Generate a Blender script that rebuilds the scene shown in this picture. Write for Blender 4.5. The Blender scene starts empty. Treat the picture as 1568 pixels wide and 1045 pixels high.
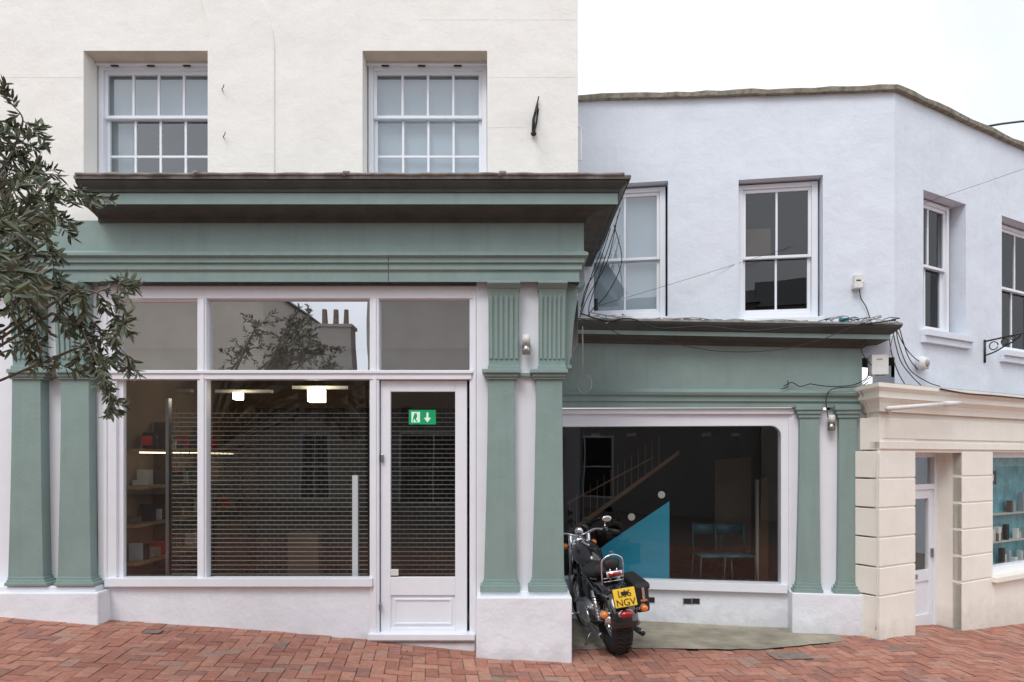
import bpy, math, random
from mathutils import Vector, Matrix
random.seed(7)
F=1045.0; CX=784.0; HY=700.0; H=1.75
sc=bpy.context.scene
# ------------------------------------------------------------------ materials
def mat(name,col,rough=0.6,var=0.12,vs=3.0,bump=0.0,bs=60.0,metal=0.0,streak=0.0,dirt=None,coat=0.0,big=0.0,crack=0.0):
    m=bpy.data.materials.new(name); m.use_nodes=True
    nt=m.node_tree; N=nt.nodes; L=nt.links
    b=N['Principled BSDF']; b.inputs['Roughness'].default_value=rough; b.inputs['Metallic'].default_value=metal
    if coat: b.inputs['Coat Weight'].default_value=coat
    tc=N.new('ShaderNodeTexCoord')
    n1=N.new('ShaderNodeTexNoise'); n1.inputs['Scale'].default_value=vs; n1.inputs['Detail'].default_value=6; n1.inputs['Roughness'].default_value=0.6
    L.new(tc.outputs['Object'],n1.inputs['Vector'])
    r=N.new('ShaderNodeValToRGB'); r.color_ramp.elements[0].position=0.3; r.color_ramp.elements[1].position=0.7
    a=[c*(1-var) for c in col]; d=[min(1,c*(1+var*0.7)) for c in col]
    r.color_ramp.elements[0].color=(*a,1); r.color_ramp.elements[1].color=(*d,1)
    L.new(n1.outputs['Fac'],r.inputs['Fac']); out=r.outputs['Color']
    def mul(out,fac_out,col2,lo,hi,amount):
        rr=N.new('ShaderNodeMapRange'); rr.inputs['From Min'].default_value=lo; rr.inputs['From Max'].default_value=hi
        rr.inputs['To Max'].default_value=amount
        L.new(fac_out,rr.inputs['Value'])
        mx=N.new('ShaderNodeMix'); mx.data_type='RGBA'
        L.new(rr.outputs['Result'],mx.inputs['Factor']); L.new(out,mx.inputs[6]); mx.inputs[7].default_value=(*col2,1)
        return mx.outputs[2]
    if streak:
        mp=N.new('ShaderNodeMapping'); mp.inputs['Scale'].default_value=(7,7,0.7); L.new(tc.outputs['Object'],mp.inputs['Vector'])
        n2=N.new('ShaderNodeTexNoise'); n2.inputs['Scale'].default_value=1.6; n2.inputs['Detail'].default_value=5
        L.new(mp.outputs['Vector'],n2.inputs['Vector'])
        out=mul(out,n2.outputs['Fac'],[c*0.62 for c in col],0.52,0.8,streak)
    if crack:
        v=N.new('ShaderNodeTexVoronoi'); v.feature='DISTANCE_TO_EDGE'; v.inputs['Scale'].default_value=0.4
        n7=N.new('ShaderNodeTexNoise'); n7.inputs['Scale'].default_value=3.0; n7.inputs['Detail'].default_value=5; L.new(tc.outputs['Object'],n7.inputs['Vector'])
        vm=N.new('ShaderNodeVectorMath'); vm.operation='MULTIPLY_ADD'; vm.inputs[1].default_value=(0.5,0.5,0.5)
        L.new(n7.outputs['Color'],vm.inputs[0]); L.new(tc.outputs['Object'],vm.inputs[2]); L.new(vm.outputs[0],v.inputs['Vector'])
        out=mul(out,v.outputs['Distance'],[c*0.6 for c in col],0.005,0.0,crack)
    if dirt:
        sx=N.new('ShaderNodeSeparateXYZ'); L.new(tc.outputs['Object'],sx.inputs['Vector'])
        n3=N.new('ShaderNodeTexNoise'); n3.inputs['Scale'].default_value=9; n3.inputs['Detail'].default_value=5; L.new(tc.outputs['Object'],n3.inputs['Vector'])
        ad=N.new('ShaderNodeMath'); ad.operation='MULTIPLY_ADD'; ad.inputs[1].default_value=-0.5
        L.new(n3.outputs['Fac'],ad.inputs[0]); L.new(sx.outputs['Z'],ad.inputs[2])
        out=mul(out,ad.outputs[0],(0.24,0.22,0.18),-0.06,-0.40,dirt)
    L.new(out,b.inputs['Base Color'])
    if bump:
        n4=N.new('ShaderNodeTexNoise'); n4.inputs['Scale'].default_value=bs; n4.inputs['Detail'].default_value=4
        L.new(tc.outputs['Object'],n4.inputs['Vector'])
        bp=N.new('ShaderNodeBump'); bp.inputs['Strength'].default_value=bump; bp.inputs['Distance'].default_value=0.01
        L.new(n4.outputs['Fac'],bp.inputs['Height'])
        if big:
            n5=N.new('ShaderNodeTexNoise'); n5.inputs['Scale'].default_value=2.2; n5.inputs['Detail'].default_value=3
            L.new(tc.outputs['Object'],n5.inputs['Vector'])
            b2=N.new('ShaderNodeBump'); b2.inputs['Strength'].default_value=big; b2.inputs['Distance'].default_value=0.08
            L.new(n5.outputs['Fac'],b2.inputs['Height']); L.new(b2.outputs['Normal'],bp.inputs['Normal'])
        L.new(bp.outputs['Normal'],b.inputs['Normal'])
    return m
def glassmat(name,tint,refl,rough=0.0):
    m=bpy.data.materials.new(name); m.use_nodes=True; nt=m.node_tree; N=nt.nodes; L=nt.links
    N.remove(N['Principled BSDF']); o=N['Material Output']
    t=N.new('ShaderNodeBsdfTransparent'); t.inputs['Color'].default_value=(*tint,1)
    g=N.new('ShaderNodeBsdfGlossy'); g.inputs['Roughness'].default_value=rough; g.inputs['Color'].default_value=(0.95,0.97,1,1)
    tc=N.new('ShaderNodeTexCoord'); n=N.new('ShaderNodeTexNoise'); n.inputs['Scale'].default_value=1.8; n.inputs['Detail'].default_value=1
    L.new(tc.outputs['Object'],n.inputs['Vector']); bp=N.new('ShaderNodeBump'); bp.inputs['Strength'].default_value=0.04; bp.inputs['Distance'].default_value=0.02
    L.new(n.outputs['Fac'],bp.inputs['Height']); L.new(bp.outputs['Normal'],g.inputs['Normal'])
    mx=N.new('ShaderNodeMixShader'); mx.inputs['Fac'].default_value=refl
    L.new(t.outputs[0],mx.inputs[1]); L.new(g.outputs[0],mx.inputs[2]); L.new(mx.outputs[0],o.inputs['Surface'])
    return m
def emis(name,col,s):
    m=bpy.data.materials.new(name); m.use_nodes=True; b=m.node_tree.nodes['Principled BSDF']
    b.inputs['Base Color'].default_value=(*col,1); b.inputs['Emission Color'].default_value=(*col,1); b.inputs['Emission Strength'].default_value=s
    return m
def island(m,cols):
    nt=m.node_tree; N=nt.nodes; L=nt.links; b=N['Principled BSDF']
    g=N.new('ShaderNodeNewGeometry'); r=N.new('ShaderNodeValToRGB')
    els=r.color_ramp.elements
    while len(els)<len(cols): els.new(0.5)
    for i,c in enumerate(cols):
        els[i].position=i/(len(cols)-1); els[i].color=(*c,1)
    L.new(g.outputs['Random Per Island'],r.inputs['Fac'])
    old=b.inputs['Base Color'].links[0].from_socket
    mx=N.new('ShaderNodeMix'); mx.data_type='RGBA'; mx.blend_type='MULTIPLY'; mx.inputs['Factor'].default_value=1
    L.new(old,mx.inputs[6]); L.new(r.outputs['Color'],mx.inputs[7]); L.new(mx.outputs[2],b.inputs['Base Color'])
    return m
CREAM=mat('cream_render',(0.85,0.835,0.80),0.85,0.03,1.5,0.25,45,streak=0.06,big=0.3)
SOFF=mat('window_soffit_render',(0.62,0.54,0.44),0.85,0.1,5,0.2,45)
BLUE=mat('pale_blue_render',(0.71,0.77,0.855),0.85,0.05,1.3,0.25,40,streak=0.10,big=0.35,crack=0.1)
YEL=mat('yellow_cream_render',(0.87,0.84,0.765),0.8,0.04,2,0.2,50,streak=0.1,dirt=0.3,big=0.2)
WHITE=mat('white_gloss_paint',(0.81,0.84,0.90),0.4,0.03,5,0.05,30,streak=0.06)
PLINTH=mat('white_masonry_paint',(0.80,0.835,0.90),0.8,0.05,3,0.35,35,streak=0.1,dirt=0.45,big=0.4)
GREEN=mat('sage_green_paint',(0.232,0.325,0.308),0.5,0.08,3,0.22,40,streak=0.3,big=0.15)
DGREEN=mat('shaded_dirty_green_paint',(0.065,0.082,0.078),0.6,0.3,4,0.2,30,streak=0.5)  # darker green with the cornice crown's shade and old dirt painted in; also joints
COVE=mat('shaded_grimy_cove_paint',(0.08,0.084,0.078),0.7,0.3,5,0.2,30,streak=0.3)  # shade under the mouldings put into the colour, along with old grime
LEAD=mat('weathered_lead',(0.24,0.23,0.215),0.8,0.5,9,0.5,25)
COPE=mat('mossy_coping_stone',(0.27,0.25,0.20),0.95,0.5,14,0.8,40)
BLACK=mat('black_iron',(0.02,0.02,0.022),0.5,0.2,8)
CABLE=mat('cable_rubber',(0.018,0.018,0.02),0.6,0.2,8)
GREYC=mat('grey_cable',(0.35,0.35,0.36),0.6,0.2,8)
PLAST=mat('white_plastic',(0.72,0.72,0.7),0.45,0.08,8)
CHROME=mat('chrome',(0.75,0.76,0.78),0.12,0.02,3,metal=1)
STEEL=mat('steel',(0.42,0.42,0.43),0.35,0.15,20,metal=1)
ALU=mat('aluminium_grille',(0.42,0.41,0.38),0.4,0.1,20,metal=0.3)
ALUD=mat('grille_link',(0.07,0.065,0.06),0.5,0.1,20,metal=0.3)
BPAINT=mat('black_gloss_enamel',(0.008,0.008,0.01),0.15,0.1,3,coat=1)
RUBBER=mat('tyre_rubber',(0.018,0.018,0.018),0.85,0.3,30,0.3,60)
LEATH=mat('black_leather',(0.02,0.019,0.019),0.5,0.2,20,0.3,120)
PLATE=mat('number_plate_yellow',(0.85,0.55,0.03),0.4,0.05,5)
RED=mat('red_lens',(0.35,0.01,0.01),0.15,0.1,5,coat=0.6)
AMBER=mat('amber_lens',(0.75,0.2,0.02),0.15,0.1,5,coat=0.6)
BRICK=island(mat('red_paving_brick',(0.92,0.92,0.92),0.85,0.28,22,0.5,90,streak=0.55),[(0.41,0.18,0.13),(0.49,0.225,0.16),(0.36,0.145,0.105),(0.55,0.28,0.20),(0.45,0.185,0.125),(0.31,0.16,0.13),(0.52,0.24,0.17),(0.42,0.26,0.21)])
GROUT=mat('joint_sand',(0.20,0.155,0.125),0.95,0.4,6,0.4,80)
CONC=mat('stained_concrete',(0.33,0.30,0.235),0.95,0.45,2.6,0.7,50)
IRONC=mat('weathered_cover',(0.24,0.19,0.165),0.75,0.35,14,0.5,60)
TAN=mat('bulkhead_board',(0.30,0.275,0.25),0.8,0.08,3)
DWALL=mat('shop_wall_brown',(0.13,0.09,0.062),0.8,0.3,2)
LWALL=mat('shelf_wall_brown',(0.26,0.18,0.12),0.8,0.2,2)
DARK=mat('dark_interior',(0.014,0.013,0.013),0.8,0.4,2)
CEIL=mat('shop_ceiling',(0.36,0.31,0.25),0.8,0.1,2)
WOOD=mat('shelf_wood',(0.34,0.20,0.09),0.5,0.3,6)
DWOOD=mat('dark_wood',(0.09,0.045,0.02),0.5,0.3,6)
SHLF=mat('white_shelf_unit',(0.5,0.49,0.46),0.5,0.1,6)
BLIND=mat('roller_blind',(0.30,0.35,0.38),0.8,0.08,2)
BLIND2=mat('white_blind',(0.42,0.48,0.53),0.8,0.08,2)
TEAL=mat('teal_panel',(0.012,0.25,0.38),0.5,0.05,3)
TEALC=mat('teal_chair',(0.01,0.09,0.12),0.5,0.05,3)
DISP=mat('display_board',(0.16,0.42,0.50),0.5,0.45,7)
REDP=mat('red_sign',(0.55,0.02,0.02),0.5,0.05,3)
LAMP=emis('lit_lamp',(1.0,0.88,0.66),18); STRIP=emis('shelf_strip_light',(1.0,0.85,0.6),4)
EXITG=emis('exit_sign_green',(0.0,0.40,0.16),0.55); EXITW=emis('exit_sign_white',(0.85,1,0.9),0.7)
LEAF=island(mat('olive_leaf',(0.95,0.95,0.95),0.45,0.2,10),[(0.07,0.095,0.05),(0.12,0.145,0.085),(0.045,0.065,0.035),(0.20,0.22,0.15),(0.085,0.115,0.055),(0.28,0.30,0.23)])
BARK=mat('olive_bark',(0.16,0.13,0.10),0.9,0.4,14,0.8,40)
DRYL=island(mat('dry_leaf',(0.9,0.9,0.9),0.8,0.2,10),[(0.12,0.08,0.04),(0.25,0.2,0.12),(0.45,0.42,0.38)])
GLASS=glassmat('shop_glass',(0.86,0.88,0.87),0.06)
GLASST=glassmat('transom_glass',(0.8,0.8,0.8),0.62)
GLASSU=glassmat('sash_glass',(0.85,0.9,0.92),0.16)
GLASSD=glassmat('dark_sash_glass',(0.6,0.62,0.62),0.07)
OB1=mat('opposite_render',(0.46,0.42,0.36),0.9,0.1,1,0.3,30)
OB2=mat('opposite_grey_render',(0.32,0.30,0.28),0.9,0.1,1,0.3,30)
ROOF=mat('slate_roof',(0.10,0.10,0.11),0.7,0.3,8,0.4,20)
CHIM=mat('chimney_brick',(0.22,0.15,0.11),0.9,0.3,12,0.5,40)
# ------------------------------------------------------------------ builder
def empty(name,mw=None):
    e=bpy.data.objects.new(name,None); sc.collection.objects.link(e)
    if mw is not None: e.matrix_world=mw
    return e
class Part:
    def __init__(s,name,parent=None,bevel=0.0,smooth=False):
        s.n=name;s.p=parent;s.b=bevel;s.s=smooth;s.v=[];s.f=[];s.mi=[];s.m=[]
    def slot(s,m):
        if m not in s.m: s.m.append(m)
        return s.m.index(m)
    def add(s,vs,fs,m):
        o=len(s.v); s.v+= [tuple(v) for v in vs]; k=s.slot(m)
        for f in fs: s.f.append([i+o for i in f]); s.mi.append(k)
    def extr(s,pts,d,m):
        n=len(pts); pts=[Vector(p) for p in pts]; d=Vector(d)
        q=[p+d for p in pts]
        s.add(pts+q,[list(range(n)),list(range(2*n-1,n-1,-1))]+[[i,i+n,(i+1)%n+n,(i+1)%n] for i in range(n)],m)
    def box(s,c,h,m,R=None):
        vs=[]
        for x in(-1,1):
            for y in(-1,1):
                for z in(-1,1):
                    v=Vector((x*h[0],y*h[1],z*h[2]))
                    if R is not None: v=R@v
                    vs.append(v+Vector(c))
        s.add(vs,[(0,1,3,2),(4,6,7,5),(0,4,5,1),(2,3,7,6),(0,2,6,4),(1,5,7,3)],m)
    def b2(s,lo,hi,m):
        s.box([(a+b)/2 for a,b in zip(lo,hi)],[abs(b-a)/2 for a,b in zip(lo,hi)],m)
    def tube(s,pts,r,m,n=6):
        pts=[Vector(p) for p in pts]; k=len(pts); vs=[]; rr=r if isinstance(r,(list,tuple)) else [r]*k
        up=None
        for i,p in enumerate(pts):
            t=(pts[min(i+1,k-1)]-pts[max(i-1,0)]).normalized()
            if up is None: up=Vector((0,0,1)) if abs(t.z)<0.9 else Vector((1,0,0))
            a=t.cross(up)
            if a.length<1e-4: a=t.cross(Vector((0,1,0.1)))
            a.normalize(); b=a.cross(t); up=b
            for j in range(n):
                an=2*math.pi*j/n; vs.append(p+(a*math.cos(an)+b*math.sin(an))*rr[i])
        fs=[[i*n+j,i*n+(j+1)%n,(i+1)*n+(j+1)%n,(i+1)*n+j] for i in range(k-1) for j in range(n)]
        fs+=[list(range(n-1,-1,-1)),[(k-1)*n+j for j in range(n)]]
        s.add(vs,fs,m)
    def ell(s,c,r,m,R=None,a=16,b=10):
        vs=[];c=Vector(c)
        for i in range(b+1):
            th=math.pi*i/b
            for j in range(a):
                ph=2*math.pi*j/a
                v=Vector((r[0]*math.sin(th)*math.cos(ph),r[1]*math.sin(th)*math.sin(ph),r[2]*math.cos(th)))
                if R is not None: v=R@v
                vs.append(v+c)
        s.add(vs,[[i*a+j,i*a+(j+1)%a,(i+1)*a+(j+1)%a,(i+1)*a+j] for i in range(b) for j in range(a)],m)
    def torus(s,c,R,r,m,axis='x',sx=1.0,a=36,b=12):
        vs=[];c=Vector(c)
        for i in range(a):
            th=2*math.pi*i/a
            for j in range(b):
                ph=2*math.pi*j/b
                rad=R+r*math.cos(ph); o=r*math.sin(ph)*sx
                v={'x':(o,rad*math.cos(th),rad*math.sin(th)),'y':(rad*math.cos(th),o,rad*math.sin(th)),'z':(rad*math.cos(th),rad*math.sin(th),o)}[axis]
                vs.append(Vector(v)+c)
        s.add(vs,[[i*b+j,i*b+(j+1)%b,((i+1)%a)*b+(j+1)%b,((i+1)%a)*b+j] for i in range(a) for j in range(b)],m)
    def done(s):
        me=bpy.data.meshes.new(s.n); me.from_pydata(s.v,[],s.f); 
        for m in s.m: me.materials.append(m)
        me.polygons.foreach_set('material_index',s.mi)
        if s.s: me.polygons.foreach_set('use_smooth',[True]*len(s.f))
        me.update()
        import bmesh
        if len(s.f)<20000:
            bm=bmesh.new(); bm.from_mesh(me); bmesh.ops.recalc_face_normals(bm,faces=bm.faces); bm.to_mesh(me); bm.free()
        o=bpy.data.objects.new(s.n,me); sc.collection.objects.link(o)
        if s.p: o.parent=s.p
        if s.b:
            md=o.modifiers.new('bevel','BEVEL'); md.width=s.b; md.segments=2; md.limit_method='ANGLE'; md.angle_limit=math.radians(40)
        return o
class Plane:
    def __init__(s,O,U):
        s.O=Vector((O[0],O[1],0)); s.U=Vector((U[0],U[1],0)).normalized(); s.n=Vector((s.U.y,-s.U.x,0))
    def P(s,px,py,off=0):
        d=Vector(((px-CX)/F,1,(HY-py)/F)); t=(s.O.dot(s.n)+off)/d.dot(s.n)
        v=d*t; v.z+=H; return v
    def uz(s,px,py,off=0):
        v=s.P(px,py,off); return (v-s.O).dot(s.U), v.z
    def W(s,u,z,off=0): 
        v=s.O+s.U*u+s.n*off; v.z=z; return v
    def pr(s,part,pts,off,back,m): part.extr([s.P(x,y,off) for x,y in pts],-s.n*(off-back),m)
    def rc(s,part,x0,x1,y0,y1,off,back,m):
        u0=s.uz(x0,HY,off)[0]; u1=s.uz(x1,HY,off)[0]; xm=(x0+x1)/2
        s.bx(part,u0,u1,s.uz(xm,y1,off)[1],s.uz(xm,y0,off)[1],off,back,m)
    def bx(s,part,u0,u1,z0,z1,off,back,m):
        part.extr([s.W(u0,z0,off),s.W(u1,z0,off),s.W(u1,z1,off),s.W(u0,z1,off)],-s.n*(off-back),m)
    def prof(s,part,u0,u1,pr,m):
        part.extr([s.W(u0,z,o) for o,z in pr],s.U*(u1-u0),m)
L=Plane((0,6),(1,0)); LU=Plane((0,6.1),(1,0))
PB0=Vector((0.709,7.35)); PC=Vector((3.84,6.85))
B=Plane(PC,PC-PB0); R=Plane(PC,(0.866,0.5)); S=Plane((0.433,6.0),(0,1))
def wall(part,pl,us,zs,holes,m,ztop=None,off=0,rev=0.2,revm=None):
    u0,u1=us; z0,z1=zs
    uc=sorted(set([u0,u1]+[h[0] for h in holes]+[h[1] for h in holes]))
    zc=sorted(set([z0,z1]+[h[2] for h in holes]+[h[3] for h in holes]))
    idx={}
    vs=[]
    def vid(u,z):
        k=(u,z)
        if k not in idx:
            zz=ztop(u) if (ztop and z==z1) else z
            idx[k]=len(vs); vs.append(pl.W(u,zz,off))
        return idx[k]
    fs=[]
    for i in range(len(uc)-1):
        for j in range(len(zc)-1):
            um=(uc[i]+uc[i+1])/2; zm=(zc[j]+zc[j+1])/2
            if any(h[0]<um<h[1] and h[2]<zm<h[3] for h in holes): continue
            fs.append([vid(uc[i],zc[j]),vid(uc[i+1],zc[j]),vid(uc[i+1],zc[j+1]),vid(uc[i],zc[j+1])])
    part.add(vs,fs,m)
    for h in holes:
        c=[(h[0],h[2]),(h[1],h[2]),(h[1],h[3]),(h[0],h[3])]
        for a in range(4):
            p,q=c[a],c[(a+1)%4]
            part.add([pl.W(*p,off),pl.W(*q,off),pl.W(*q,off-rev),pl.W(*p,off-rev)],[[0,1,2,3]],(revm if (revm and a==2) else m))
def sweep(part,path,rows,mats,caps=True):
    path=[Vector(p[:2]) for p in path]; k=len(path); ds=[(path[i+1]-path[i]).normalized() for i in range(k-1)]
    ns=[Vector((d.y,-d.x)) for d in ds]; vs=[]
    for i in range(k):
        if i==0: mm=ns[0]
        elif i==k-1: mm=ns[-1]
        else: mm=(ns[i-1]+ns[i])/(1+ns[i-1].dot(ns[i]))
        for off,zz in rows:
            p=path[i]+mm*off; vs.append((p.x,p.y,zz[i] if isinstance(zz,(list,tuple)) else zz))
    n=len(rows)
    for j in range(n-1):
        o=[vs[i*n+j] for i in range(k)]+[vs[i*n+j+1] for i in range(k)]
        part.add(o,[[i,i+1,k+i+1,k+i] for i in range(k-1)],mats[j])
    if caps:
        part.add(vs[:n],[list(range(n))],mats[0]); part.add(vs[-n:],[list(range(n))],mats[0])
def spl(pts,n=6):
    pts=[Vector(p) for p in pts]; out=[]
    for i in range(len(pts)-1):
        p0=pts[max(i-1,0)];p1=pts[i];p2=pts[i+1];p3=pts[min(i+2,len(pts)-1)]
        for j in range(n):
            t=j/n; out.append(0.5*((2*p1)+(p2-p0)*t+(2*p0-5*p1+4*p2-p3)*t*t+(3*p1-p0-3*p2+p3)*t**3))
    out.append(pts[-1]); return out
def sash(parent,pl,u0,u1,z0,z1,off,cols,up,lo,name='sash_window',glass=None,fw=0.045,bar=0.022,mid=0.5,back=None,bd=0.12):
    w=Part(name,parent,0.004)
    pl.bx(w,u0,u0+fw,z0,z1,off,off-0.1,WHITE); pl.bx(w,u1-fw,u1,z0,z1,off,off-0.1,WHITE)
    pl.bx(w,u0+fw,u1-fw,z1-fw*0.8,z1,off-0.002,off-0.1,WHITE); pl.bx(w,u0+fw,u1-fw,z0,z0+fw*1.3,off-0.002,off-0.1,WHITE)
    zm=z0+(z1-z0)*mid; a0=u0+fw; a1=u1-fw
    for (s0,s1,o,rows,bt) in ((zm-0.02,z1-fw*0.8,off-0.02,up,0.03),(z0+fw*1.3,zm+0.02,off-0.055,lo,0.045)):
        t=0.032
        pl.bx(w,a0,a0+t,s0,s1,o,o-0.03,WHITE); pl.bx(w,a1-t,a1,s0,s1,o,o-0.03,WHITE)
        pl.bx(w,a0+t,a1-t,s1-0.036,s1,o+0.001,o-0.03,WHITE); pl.bx(w,a0+t,a1-t,s0,s0+bt,o+0.001,o-0.03,WHITE)
        b0=a0+t; b1=a1-t
        for i in range(1,cols):
            c=b0+(b1-b0)*i/cols; pl.bx(w,c-bar/2,c+bar/2,s0+bt,s1-0.036,o-0.003,o-0.028,WHITE)
        for r in rows:
            zz=s0+bt+(s1-0.036-s0-bt)*r; pl.bx(w,b0,b1,zz-bar/2,zz+bar/2,o-0.006,o-0.026,WHITE)
    w.done()
    g=Part('window_glass',parent)
    g.add([pl.W(a0,zm,off-0.035),pl.W(a1,zm,off-0.035),pl.W(a1,z1,off-0.035),pl.W(a0,z1,off-0.035)],[[0,1,2,3]],glass or GLASSU)
    g.add([pl.W(a0,z0,off-0.07),pl.W(a1,z0,off-0.07),pl.W(a1,zm,off-0.07),pl.W(a0,zm,off-0.07)],[[0,1,2,3]],glass or GLASSU)
    g.done()
    k=Part('room_behind',parent)
    d=off-bd
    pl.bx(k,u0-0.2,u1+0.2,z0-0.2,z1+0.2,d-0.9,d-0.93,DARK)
    if back:
        for (c0,c1,e0,e1,mm) in back:
            pl.bx(k,u0+(u1-u0)*c0,u0+(u1-u0)*c1,z0+(z1-z0)*e0,z0+(z1-z0)*e1,d,d-0.01,mm)
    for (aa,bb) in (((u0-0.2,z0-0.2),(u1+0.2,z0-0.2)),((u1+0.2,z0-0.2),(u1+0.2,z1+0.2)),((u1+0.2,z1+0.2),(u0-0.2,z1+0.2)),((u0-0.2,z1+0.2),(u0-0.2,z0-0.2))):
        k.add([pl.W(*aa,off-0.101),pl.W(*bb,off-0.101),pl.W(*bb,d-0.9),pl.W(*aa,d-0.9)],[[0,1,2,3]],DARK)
    k.done()
# ------------------------------------------------------------------ ground
GK=[(-300,1.2),(-9,0.75),(-4.4,0.38),(-3.58,0.32),(-1.26,0.14),(-0.3,0.05),(0.5,0.0),(3.8,-0.03),(6.1,-0.22),(12,-0.6),(300,-1.5)]
def gz(x):
    for (a,za),(b,zb) in zip(GK,GK[1:]):
        if x<=b: return za+(zb-za)*(x-a)/(b-a)
    return GK[-1][1]
gr=Part('ground')
vs=[];ys=[-300,-12,1,9,300]
for x,_ in GK:
    for y in ys: vs.append((x,y,gz(x)))
n=len(ys)
gr.add(vs,[[i*n+j,(i+1)*n+j,(i+1)*n+j+1,i*n+j+1] for i in range(len(GK)-1) for j in range(n-1)],GROUT); gr.done()
bp=Part('brick_pavement')
W=0.102; ca=math.cos(math.radians(7)); sa=math.sin(math.radians(7)); g=0.0035
def inpatch(x,y):
    return x>0.5 and x<3.1 and y>6.02+0.33*max(0,x-0.5)*0.6+0.12*math.sin(x*2.0)
for i in range(-100,110):
    for j in range(-60,70):
        k=(i-j)%4
        if k==0: c=(i*W+g,j*W+g,(i+2)*W-g,(j+1)*W-g)
        elif k==3: c=(i*W+g,j*W+g,(i+1)*W-g,(j+2)*W-g)
        else: continue
        mx=(c[0]+c[2])/2; my=(c[1]+c[3])/2
        X=mx*ca-my*sa; Y=mx*sa+my*ca+4
        if not(-7.5<X<9.5 and 0.5<Y<9.4): continue
        if inpatch(X,Y): continue
        if Y>6.3 and X<0.4: continue
        q=[]; dz=random.uniform(-0.002,0.003); tx=random.uniform(-.02,.02); ty=random.uniform(-.02,.02)
        if random.random()<0.02: dz-=0.005
        for a,b in((c[0],c[1]),(c[2],c[1]),(c[2],c[3]),(c[0],c[3])):
            a+=random.uniform(-.0012,.0012); b+=random.uniform(-.0012,.0012)
            x=a*ca-b*sa; y=a*sa+b*ca+4
            q.append((x,y,gz(x)+0.012+dz+tx*(a-mx)+ty*(b-my)+0.006*math.sin(x*2.1+y)))
        lo=[(x,y,z-0.03) for x,y,z in q]
        bp.add(q+lo,[(0,1,2,3),(0,4,5,1),(1,5,6,2),(2,6,7,3),(3,7,4,0)],BRICK)
bp.done()
pt=Part('concrete_apron')
vs=[];nx=20;ny=8
for i in range(nx+1):
    x=0.45+2.75*i/nx
    y0=5.98+0.33*max(0,x-0.5)*0.6+0.12*math.sin(x*2.0)+random.uniform(-.02,.02)
    for j in range(ny+1):
        y=y0+(7.6-y0)*j/ny; vs.append((x,y,gz(x)+0.022+0.004*math.sin(x*5+y*7)))
pt.add(vs,[[i*(ny+1)+j,(i+1)*(ny+1)+j,(i+1)*(ny+1)+j+1,i*(ny+1)+j+1] for i in range(nx) for j in range(ny)],CONC)
pt.done()
def cover(cx,cy,w,d,ang):
    p=Part('drain_cover',None,0.003); Rm=Matrix.Rotation(ang,3,'Z'); z=gz(cx)+0.016
    p.box((cx,cy,z),(w,d,0.004),IRONC,Rm)
    for k in range(-4,5): p.box(Vector((cx,cy,z+0.004))+Rm@Vector((k*w/5,0,0)),(0.006,d*0.8,0.002),IRONC,Rm)
    p.done()
cover(2.45,6.02,0.17,0.1,0.1); cover(3.5,6.25,0.08,0.06,0.0); cover(-3.0,5.7,0.07,0.05,0.1); cover(-1.9,5.62,0.05,0.05,0.2)
fl=Part('fallen_leaves')
for _ in range(150):
    x=random.uniform(-4.5,4.5); y=5.72-abs(random.gauss(0,0.16)) if random.random()<0.6 and x<0.4 else random.uniform(4.6,6.0)
    z=gz(x)+0.021; a=random.uniform(0,6.28); s=random.uniform(.006,.024); d=Vector((math.cos(a),math.sin(a),random.uniform(0,.3)))*s; e=Vector((-math.sin(a),math.cos(a),random.uniform(-.3,.3)))*s*0.4
    p=Vector((x,y,z)); fl.add([p-d,p+e,p+d,p-e],[[0,1,2,3]],DRYL)
fl.done()
# ------------------------------------------------------------------ left building
LB=empty('corner_shop_building')
def zL(py,off,base=6.0): return H+(HY-py)/F*(base-off)
w=Part('upper_wall',LB)
xw=0.59
def hole(pl,x0,x1,y0,y1): 
    a,z1=pl.uz(x0,y0); b,z0=pl.uz(x1,y1); return (a,b,z0,z1)
hs=[hole(LU,128,318,78,285),hole(LU,555,746,78,285)]
ZT=H+5.2
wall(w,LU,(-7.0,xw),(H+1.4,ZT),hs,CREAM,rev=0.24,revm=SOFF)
w.add([(xw,6.1,H+1.0),(xw,14,H+1.0),(xw,14,ZT),(xw,6.1,ZT)],[[0,1,2,3]],CREAM)
w.add([(-7,6.1,ZT),(xw,6.1,ZT),(xw,14,ZT),(-7,14,ZT)],[[0,1,2,3]],ROOF)
w.add([(-7,6.1,-1),(-7,14,-1),(-7,14,ZT),(-7,6.1,ZT)],[[0,1,2,3]],CREAM)
w.add([(-7,14,-1),(xw,14,-1),(xw,14,ZT),(-7,14,ZT)],[[0,1,2,3]],CREAM)
w.done()
st=Part('raised_render_panel',LB,0.01)
pts=[(320,276),(420,276),(420,70),(417,45),(410,20),(398,-10),(372,-60),(340,-75),(322,-75),(300,-30),(308,5),(315,30),(319,60)]
LU.pr(st,pts,0.018,-0.05,CREAM)
st.done()
jl=Part('render_joint',LB)
for y,a,b in((118,0,128),(118,746,880),(30,640,884),(195,746,810)):
    LU.rc(jl,a,b,y,y+0.6,0.0012,-0.01,CREAM)
jl.done()
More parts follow.
